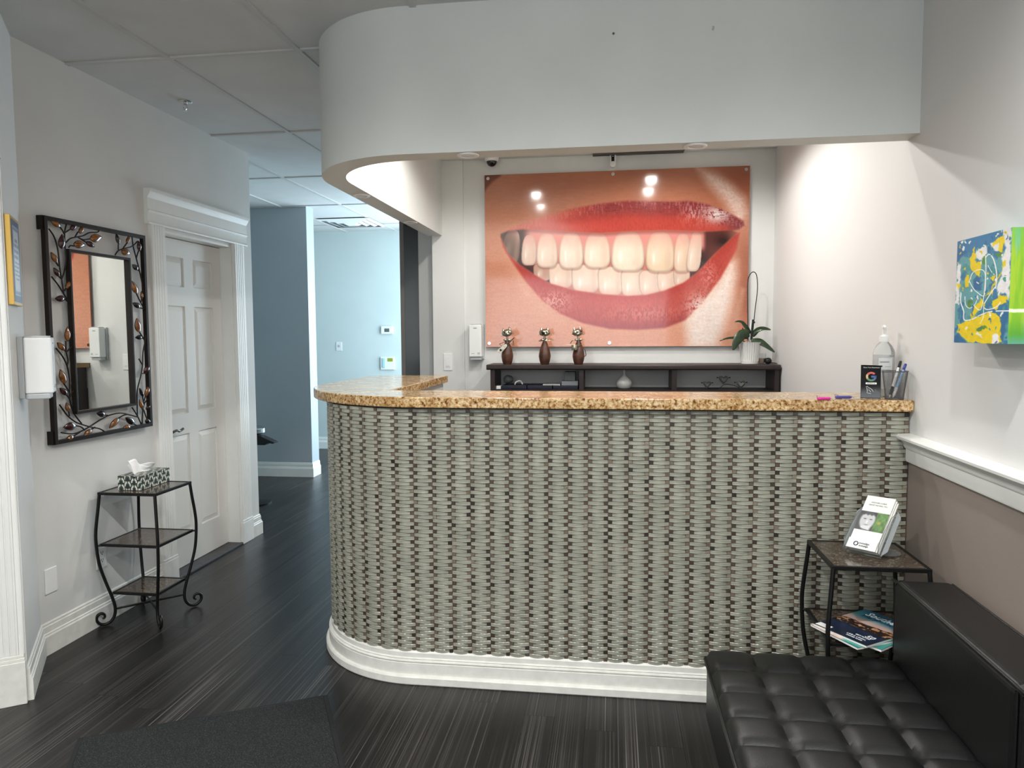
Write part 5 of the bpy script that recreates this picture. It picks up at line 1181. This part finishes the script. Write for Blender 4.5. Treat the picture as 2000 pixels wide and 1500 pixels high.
# ------------------------------------------------------------------ orchid in a fluted pot
ox, oy = px(1464,709,1,4.87).x, 4.87
orc = thing('potted_orchid', (ox,oy,ZS), 'bare orchid with dark green leaves in a fluted white pot', 'potted plant')
MB().lathe([(.050,.001),(.054,.003),(.054,.016),(.055,.018)], (ox,oy,ZS), 32).build('pot_base', mat('white_glaze', (230,230,226), .2, coat=.3), orc, smooth=40)
MB().lathe([(.053,.018),(.066,.138),(.070,.142),(.066,.142),(.062,.13)], (ox,oy,ZS), 112, flute=.035, nf=28).build('fluted_pot', mat('white_glaze_fluted', (228,228,224), .25), orc, smooth=60)
MB().lathe([(.060,.125),(.03,.132),(.001,.134)], (ox,oy,ZS), 20).build('bark', mat('bark', (40,32,26), .9, bump=.8, bscale=120), orc, smooth=60)
OZ = lambda x, y, d=0: px(1380+.17341*x, 520+.17341*y, 1, oy+d)
LEAFM = mat('orchid_leaf', (30,52,27), .32, var=.2, vscale=40, coat=.2)
def leaf(pts, wmax, d0, d1, twist=.5):
    P = smoothpts([OZ(a,b,d0+(d1-d0)*i/(len(pts)-1)) for i,(a,b) in enumerate(pts)], 6); n = len(P); m = MB(); vs = []; fs = []
    for i, p in enumerate(P):
        t_ = i/(n-1); tg = (P[min(i+1,n-1)]-P[max(i-1,0)]).normalized(); up = Vector((0,-math.cos(twist),math.sin(twist))); sd = tg.cross(up).normalized(); nn = sd.cross(tg)
        w_ = wmax*(math.sin(math.pi*(.08+.90*t_)**.8))**.7
        vs += [p+sd*w_+nn*.006, p-nn*.0, p-sd*w_+nn*.006]
    for i in range(n-1):
        for k in range(2): a = i*3+k; fs.append((a,a+1,a+4,a+3))
    m.add(vs, fs); o = m.build('leaf', LEAFM, orc, smooth=80); q = o.modifiers.new('s','SOLIDIFY'); q.thickness = .0022
leaf([(490,760),(440,690),(390,635),(320,630)], .016, .0, .01, .9)
leaf([(520,790),(570,730),(640,708),(722,722)], .019, 0, -.03, .7)
leaf([(480,760),(400,770),(340,840),(296,945)], .034, -.02, -.07, -.1)
leaf([(500,845),(590,850),(660,890),(765,972)], .021, -.01, -.04, .3)
leaf([(460,820),(320,815),(240,820),(150,846)], .012, .0, .02, .9)
leaf([(450,735),(415,720),(400,695)], .006, .03, .035, .2)
MB().tube(smoothpts([OZ(*q) for q in ((466,830),(465,690),(463,400),(463,200),(480,110),(520,65),(558,88),(573,180),(570,300),(545,500),(525,700),(505,830))], 6), .0028, 7).build('bent_stake', BLACKM, orc, smooth=70)
m = MB(); m.tube([OZ(525,600),OZ(505,830)], .0075, 8); m.sphere(OZ(538,632,-.006), .006, 8, 6); m.build('stem_stub', mat('dark_stem', (26,30,24), .6), orc, smooth=60)
MB().tube([OZ(505,600,.01),OZ(490,830,.01)], .007, 8).build('white_marker', PLAST, orc, smooth=60)
gx_ = px(1487,700,1,4.91).x; t = thing('candle_glass', (gx_,4.91,ZS), 'small clear glass with a beige candle behind the orchid pot', 'candle')
MB().lathe([(.022,.001),(.026,.004),(.029,.068),(.0275,.068),(.0245,.006),(.001,.005)], (gx_,4.91,ZS), 24).build('glass', GLASS, t, smooth=50); MB().lathe([(.0235,.0065),(.0255,.036),(.001,.036)], (gx_,4.91,ZS), 20).build('wax', mat('beige_wax', (196,170,150), .5), t, smooth=50)
bx_ = px(1500,705,1,4.88).x; t = thing('black_webcam', (bx_,4.88,ZS), 'small round black gadget with a cable at the right end of the bookcase', 'gadget')
MB().sphere((bx_,4.88,ZS+.020), .0225, 16, 10, (1.05,1,.92)).build('body', DARKG, t, smooth=70); MB().tube(smoothpts([(bx_+.018,4.89,ZS+.006),(bx_+.04,4.90,ZS+.006),(bx_+.06,4.90,ZS+.003),(bx_+.085,4.95,ZS+.003)],5), .0025, 6).build('cable', DARKG, t)

# ------------------------------------------------------------------ things on the granite top
ZG = 1.1562
a, b = px(1680.5,777.5,2,ZG), px(1720,778.5,2,ZG); ex = (b-a); ex.z = 0; sw = ex.length; ex.normalize(); ey = Vector((-ex.y,ex.x,0)); print('sign w', sw)
tl = math.radians(9); ezs = Vector((0,0,1))*math.cos(tl)+ey*math.sin(tl); eys = ezs.cross(ex); SMX = frame((a.x,a.y,ZG+.0014), ex, eys, ezs)
BGL = mat('black_gloss', (9,10,12), .06, coat=.5); sh_ = .119
sg = thing('review_sign', (a.x+sw/2*ex.x,a.y+.015,ZG), 'small black stand-up sign with a coloured letter G on the granite top', 'sign')
MB(SMX).box(0,sw,0,.003,0,sh_).build('face', BGL, sg, bevel=.001); m = MB(frame((a.x,a.y,ZG), ex, ey, (0,0,1))); m.box(0,sw,.001,.030,0,.0013); m.build('foot', BGL, sg)
m = MB(SMX); m.tube([(0,.0,sh_),(sw+.004,.0,sh_-.002)], .003, 6); m.build('top_edge', BGL, sg)
def arcpoly(cx_, cz, r0, r1, a0, a1, mt, n=12):
    m = MB(SMX); pts = [(cx_+r1*math.cos(math.radians(a0+(a1-a0)*k/n)), cz+r1*math.sin(math.radians(a0+(a1-a0)*k/n))) for k in range(n+1)]+[(cx_+r0*math.cos(math.radians(a1-(a1-a0)*k/n)), cz+r0*math.sin(math.radians(a1-(a1-a0)*k/n))) for k in range(n+1)]
    m.prism_ax(pts, 1, -.0008, -.0002); return m.build('logo_arc', mt, sg)
gcx, gcz = sw*.52, sh_*.66; R1, R0 = .0175, .0105
cols = {k: mat('ink_'+k, c, .3) for k, c in (('red',(196,84,84)),('yellow',(206,178,120)),('green',(70,128,92)),('blue',(64,96,156)))}
arcpoly(gcx,gcz,R0,R1,40,150,cols['red']); arcpoly(gcx,gcz,R0,R1,150,212,cols['yellow']); arcpoly(gcx,gcz,R0,R1,212,308,cols['green']); arcpoly(gcx,gcz,R0,R1,308,368,cols['blue'])
MB(SMX).box(gcx,gcx+R1,-.0008,-.0002,gcz-.0035,gcz+.0035).build('logo_bar', cols['blue'], sg)
m = MB(SMX); m.prism_ax([(gcx-.017,.050),(gcx-.019,.0535),(gcx-.017,.057),(gcx+.017,.057),(gcx+.019,.0535),(gcx+.017,.050)], 1, -.0008, -.0002); pl_ = m.build('button_pill', WHITEP, sg)
TXs = lambda x, z: SMX @ Matrix.Translation((x,-.0012,z)) @ Matrix.Rotation(math.pi/2,4,'X')
text('button_lettering', 'REVIEW US', TXs(gcx,.0518), .0052, INKD, pl_, 'CENTER', depth=.0002); text('headline', 'Share Your Experience', TXs(sw*.53,sh_*.925), .0058, INKW, sg, 'CENTER', depth=.0002)
m = MB(SMX)
for P in ([(-.017,.040),(-.013,.043),(-.010,.041)], [(-.014,.038),(-.012,.026),(-.013,.018),(.000,.016)], [(-.010,.038),(-.004,.036),(.003,.031),(.008,.022)], [(-.007,.033),(-.006,.026),(-.002,.026),(-.002,.021)]): m.tube([(gcx+u_,-.0006,v_) for u_, v_ in P], .0008, 5)
m.build('tap_icon', INKW, sg)
text('small_print', 'tap\nyour\nphone', TXs(gcx+.012,.030), .0045, INKG, sg, depth=.0002)
# pump bottle
bx, by = 1.012, 2.895
bt = thing('sanitizer_bottle', (bx,by,ZG), 'clear pump bottle of hand sanitizer in the corner of the granite top', 'bottle')
MB().lathe([(.034,.001),(.0375,.005),(.0375,.160),(.036,.172),(.028,.190),(.017,.203),(.014,.208),(.014,.214)], (bx,by,ZG), 32).build('bottle', mat('clear_pet', (240,243,243), .04, trans=.75, ior=1.25), bt, smooth=50)
MB().lathe([(.0355,.004),(.0362,.008),(.0362,.157),(.001,.157)], (bx,by,ZG), 28).build('gel', mat('clear_gel', (236,238,238), .1, trans=.6, ior=1.2), bt, smooth=50)
MB().lathe([(.0165,.205),(.0170,.207),(.0165,.226),(.010,.230),(.007,.232),(.0065,.258),(.001,.259)], (bx,by,ZG), 20).build('pump_collar', PLAST, bt, smooth=40)
m = MB(); m.tube([(bx,by,ZG+.256),(bx,by,ZG+.266)], .010, 12); m.tube([(bx,by,ZG+.262),(bx-.006,by-.024,ZG+.262),(bx-.009,by-.034,ZG+.257)], [.007,.006,.0045], 8); m.build('pump_nozzle', PLAST, bt, smooth=50)
lm = MB(); n = 14; a0, a1 = math.radians(225), math.radians(300); vs = []
for k in range(n+1):
    aa = a0+(a1-a0)*k/n; vs += [(bx+.0379*math.cos(aa),by+.0379*math.sin(aa),ZG+.03),(bx+.0379*math.cos(aa),by+.0379*math.sin(aa),ZG+.145)]
lm.add(vs, [(2*k,2*k+2,2*k+3,2*k+1) for k in range(n)]); lbl = lm.build('label', mat('clear_label', (226,230,230), .4, alpha=.75), bt, smooth=60)
m = MB()
for (z0, z1, f0, f1) in ((.128,.133,.1,.75),(.150,.158,.80,1.15),(.112,.114,.45,.9),(.100,.102,.1,.8),(.092,.094,.1,.7)):
    q = []
    for k in range(7):
        aa = a0+(a1-a0)*(f0+(f1-f0)*k/6); q += [(bx+.0384*math.cos(aa),by+.0384*math.sin(aa),ZG+z0),(bx+.0384*math.cos(aa),by+.0384*math.sin(aa),ZG+z1)]
    m.add(q, [(2*k,2*k+2,2*k+3,2*k+1) for k in range(6)])
m.build('label_print', INKG, lbl)
# mesh pen cup
cx_, cy_ = 1.009, 2.772
WIRE = mat('grey_mesh_metal', (110,110,112), .4, metal=.7)
cup = thing('pen_cup', (cx_,cy_,ZG), 'grey wire mesh pen cup at the right end of the granite top', 'pen cup')
N_, R_ = 64, 34; m = MB(); m.lathe([(.030+.0115*k/R_, .004+.096*k/R_) for k in range(R_+1)], (cx_,cy_,ZG), N_, caps=False); o = m.build('mesh_wall', WIRE, cup); q = o.modifiers.new('w','WIREFRAME'); q.thickness = .0007; q.use_replace = True
m = MB(); m.tube([(cx_+.0418*math.cos(2*math.pi*k/40),cy_+.0418*math.sin(2*math.pi*k/40),ZG+.101) for k in range(40)], .0022, 8, closed=True); m.build('rim', WIRE, cup, smooth=60)
MB().lathe([(.0310,.0),(.0315,.005),(.029,.0055),(.001,.0055)], (cx_,cy_,ZG), 32).build('bottom_cap', WIRE, cup, smooth=40)
def pen(p0, p1, label, bodym, capm, gripm):
    p0, p1 = Vector(p0), Vector(p1); d = p1-p0; t = thing('pen', p0, label, 'pen', 'pens in the mesh cup')
    MB().tube([p0,p0+d*.07], [.0012,.0038], 10).build('tip', PLAST, t, smooth=60); MB().tube([p0+d*.07,p0+d*.30], .0047, 12).build('grip', gripm, t, smooth=60)
    MB().tube([p0+d*.30,p0+d*.82], .0047, 12).build('barrel', bodym, t, smooth=60); MB().tube([p0+d*.82,p0+d*.97,p1], [.0052,.0048,.0036], 12).build('cap', capm, t, smooth=60)
    sd = Vector((.4,-.9,0)).normalized()*.0065; MB().tube([p0+d*.95+sd*.8,p0+d*.74+sd], .0013, 6).build('clip', capm, t)
BLU = mat('blue_plastic', (36,40,140), .25); LBL = mat('pale_blue_plastic', (150,186,222), .25)
pen((cx_-.021,cy_-.012,ZG+.007), (cx_+.017,cy_-.004,ZG+.138), 'white pen with a black cap leaning in the mesh cup', PLAST, DARKG, DARKG)
pen((cx_-.013,cy_-.022,ZG+.007), (cx_+.032,cy_-.010,ZG+.128), 'blue and silver pen leaning in the mesh cup', LBL, BLU, PLAST)
# small pink and purple clips
def tubeclip(u0, u1, v, label, col):
    a, b = px(u0,v,2,ZG+.005), px(u1,v,2,ZG+.005); t = thing('tube_clip', ((a.x+b.x)/2,(a.y+b.y)/2,ZG), label, 'clip', 'coloured clips on the granite top')
    d = b-a; MB().tube([a,a+d*.06,a+d*.94,b], [.0035,.0052,.0052,.0035], 12).build('tube', col, t, smooth=50)
    m = MB(); m.tube(smoothpts([a+d*.02+Vector((0,0,.002)),a-d*.02+Vector((0,0,.010)),a+d*.12+Vector((0,0,.008)),a+d*.2+Vector((0,0,.005))],5), .0011, 6); m.tube(smoothpts([b-d*.05,b+d*.1+Vector((0,.006,.001)),b+d*.18+Vector((0,.003,-.003))],5), .0011, 6); m.build('wire_clip', CHROME, t, smooth=60)
tubeclip(1596, 1622, 778.5, 'short bright pink clip lying on the granite edge', mat('hot_pink_plastic', (222,48,150), .3))
tubeclip(1631, 1663, 775.5, 'purple blue clip lying beside the black sign', mat('purple_plastic', (84,82,150), .3))
q0_, q1_ = px(1668,776.5,2,ZG+.0025), px(1679,779,2,ZG+.0025); pd = Vector((q1_.x-.10, q1_.y-.012, ZG+.0022))
tag(MB().tube([Vector((pd.x+.035,pd.y-.004,ZG+.0022)), Vector((q1_.x-.002,q1_.y-.006,ZG+.0022))], .0016, 8).build('thin_stylus', CHROME, smooth=60), 'thin silver stick lying in front of the black sign', 'stick')
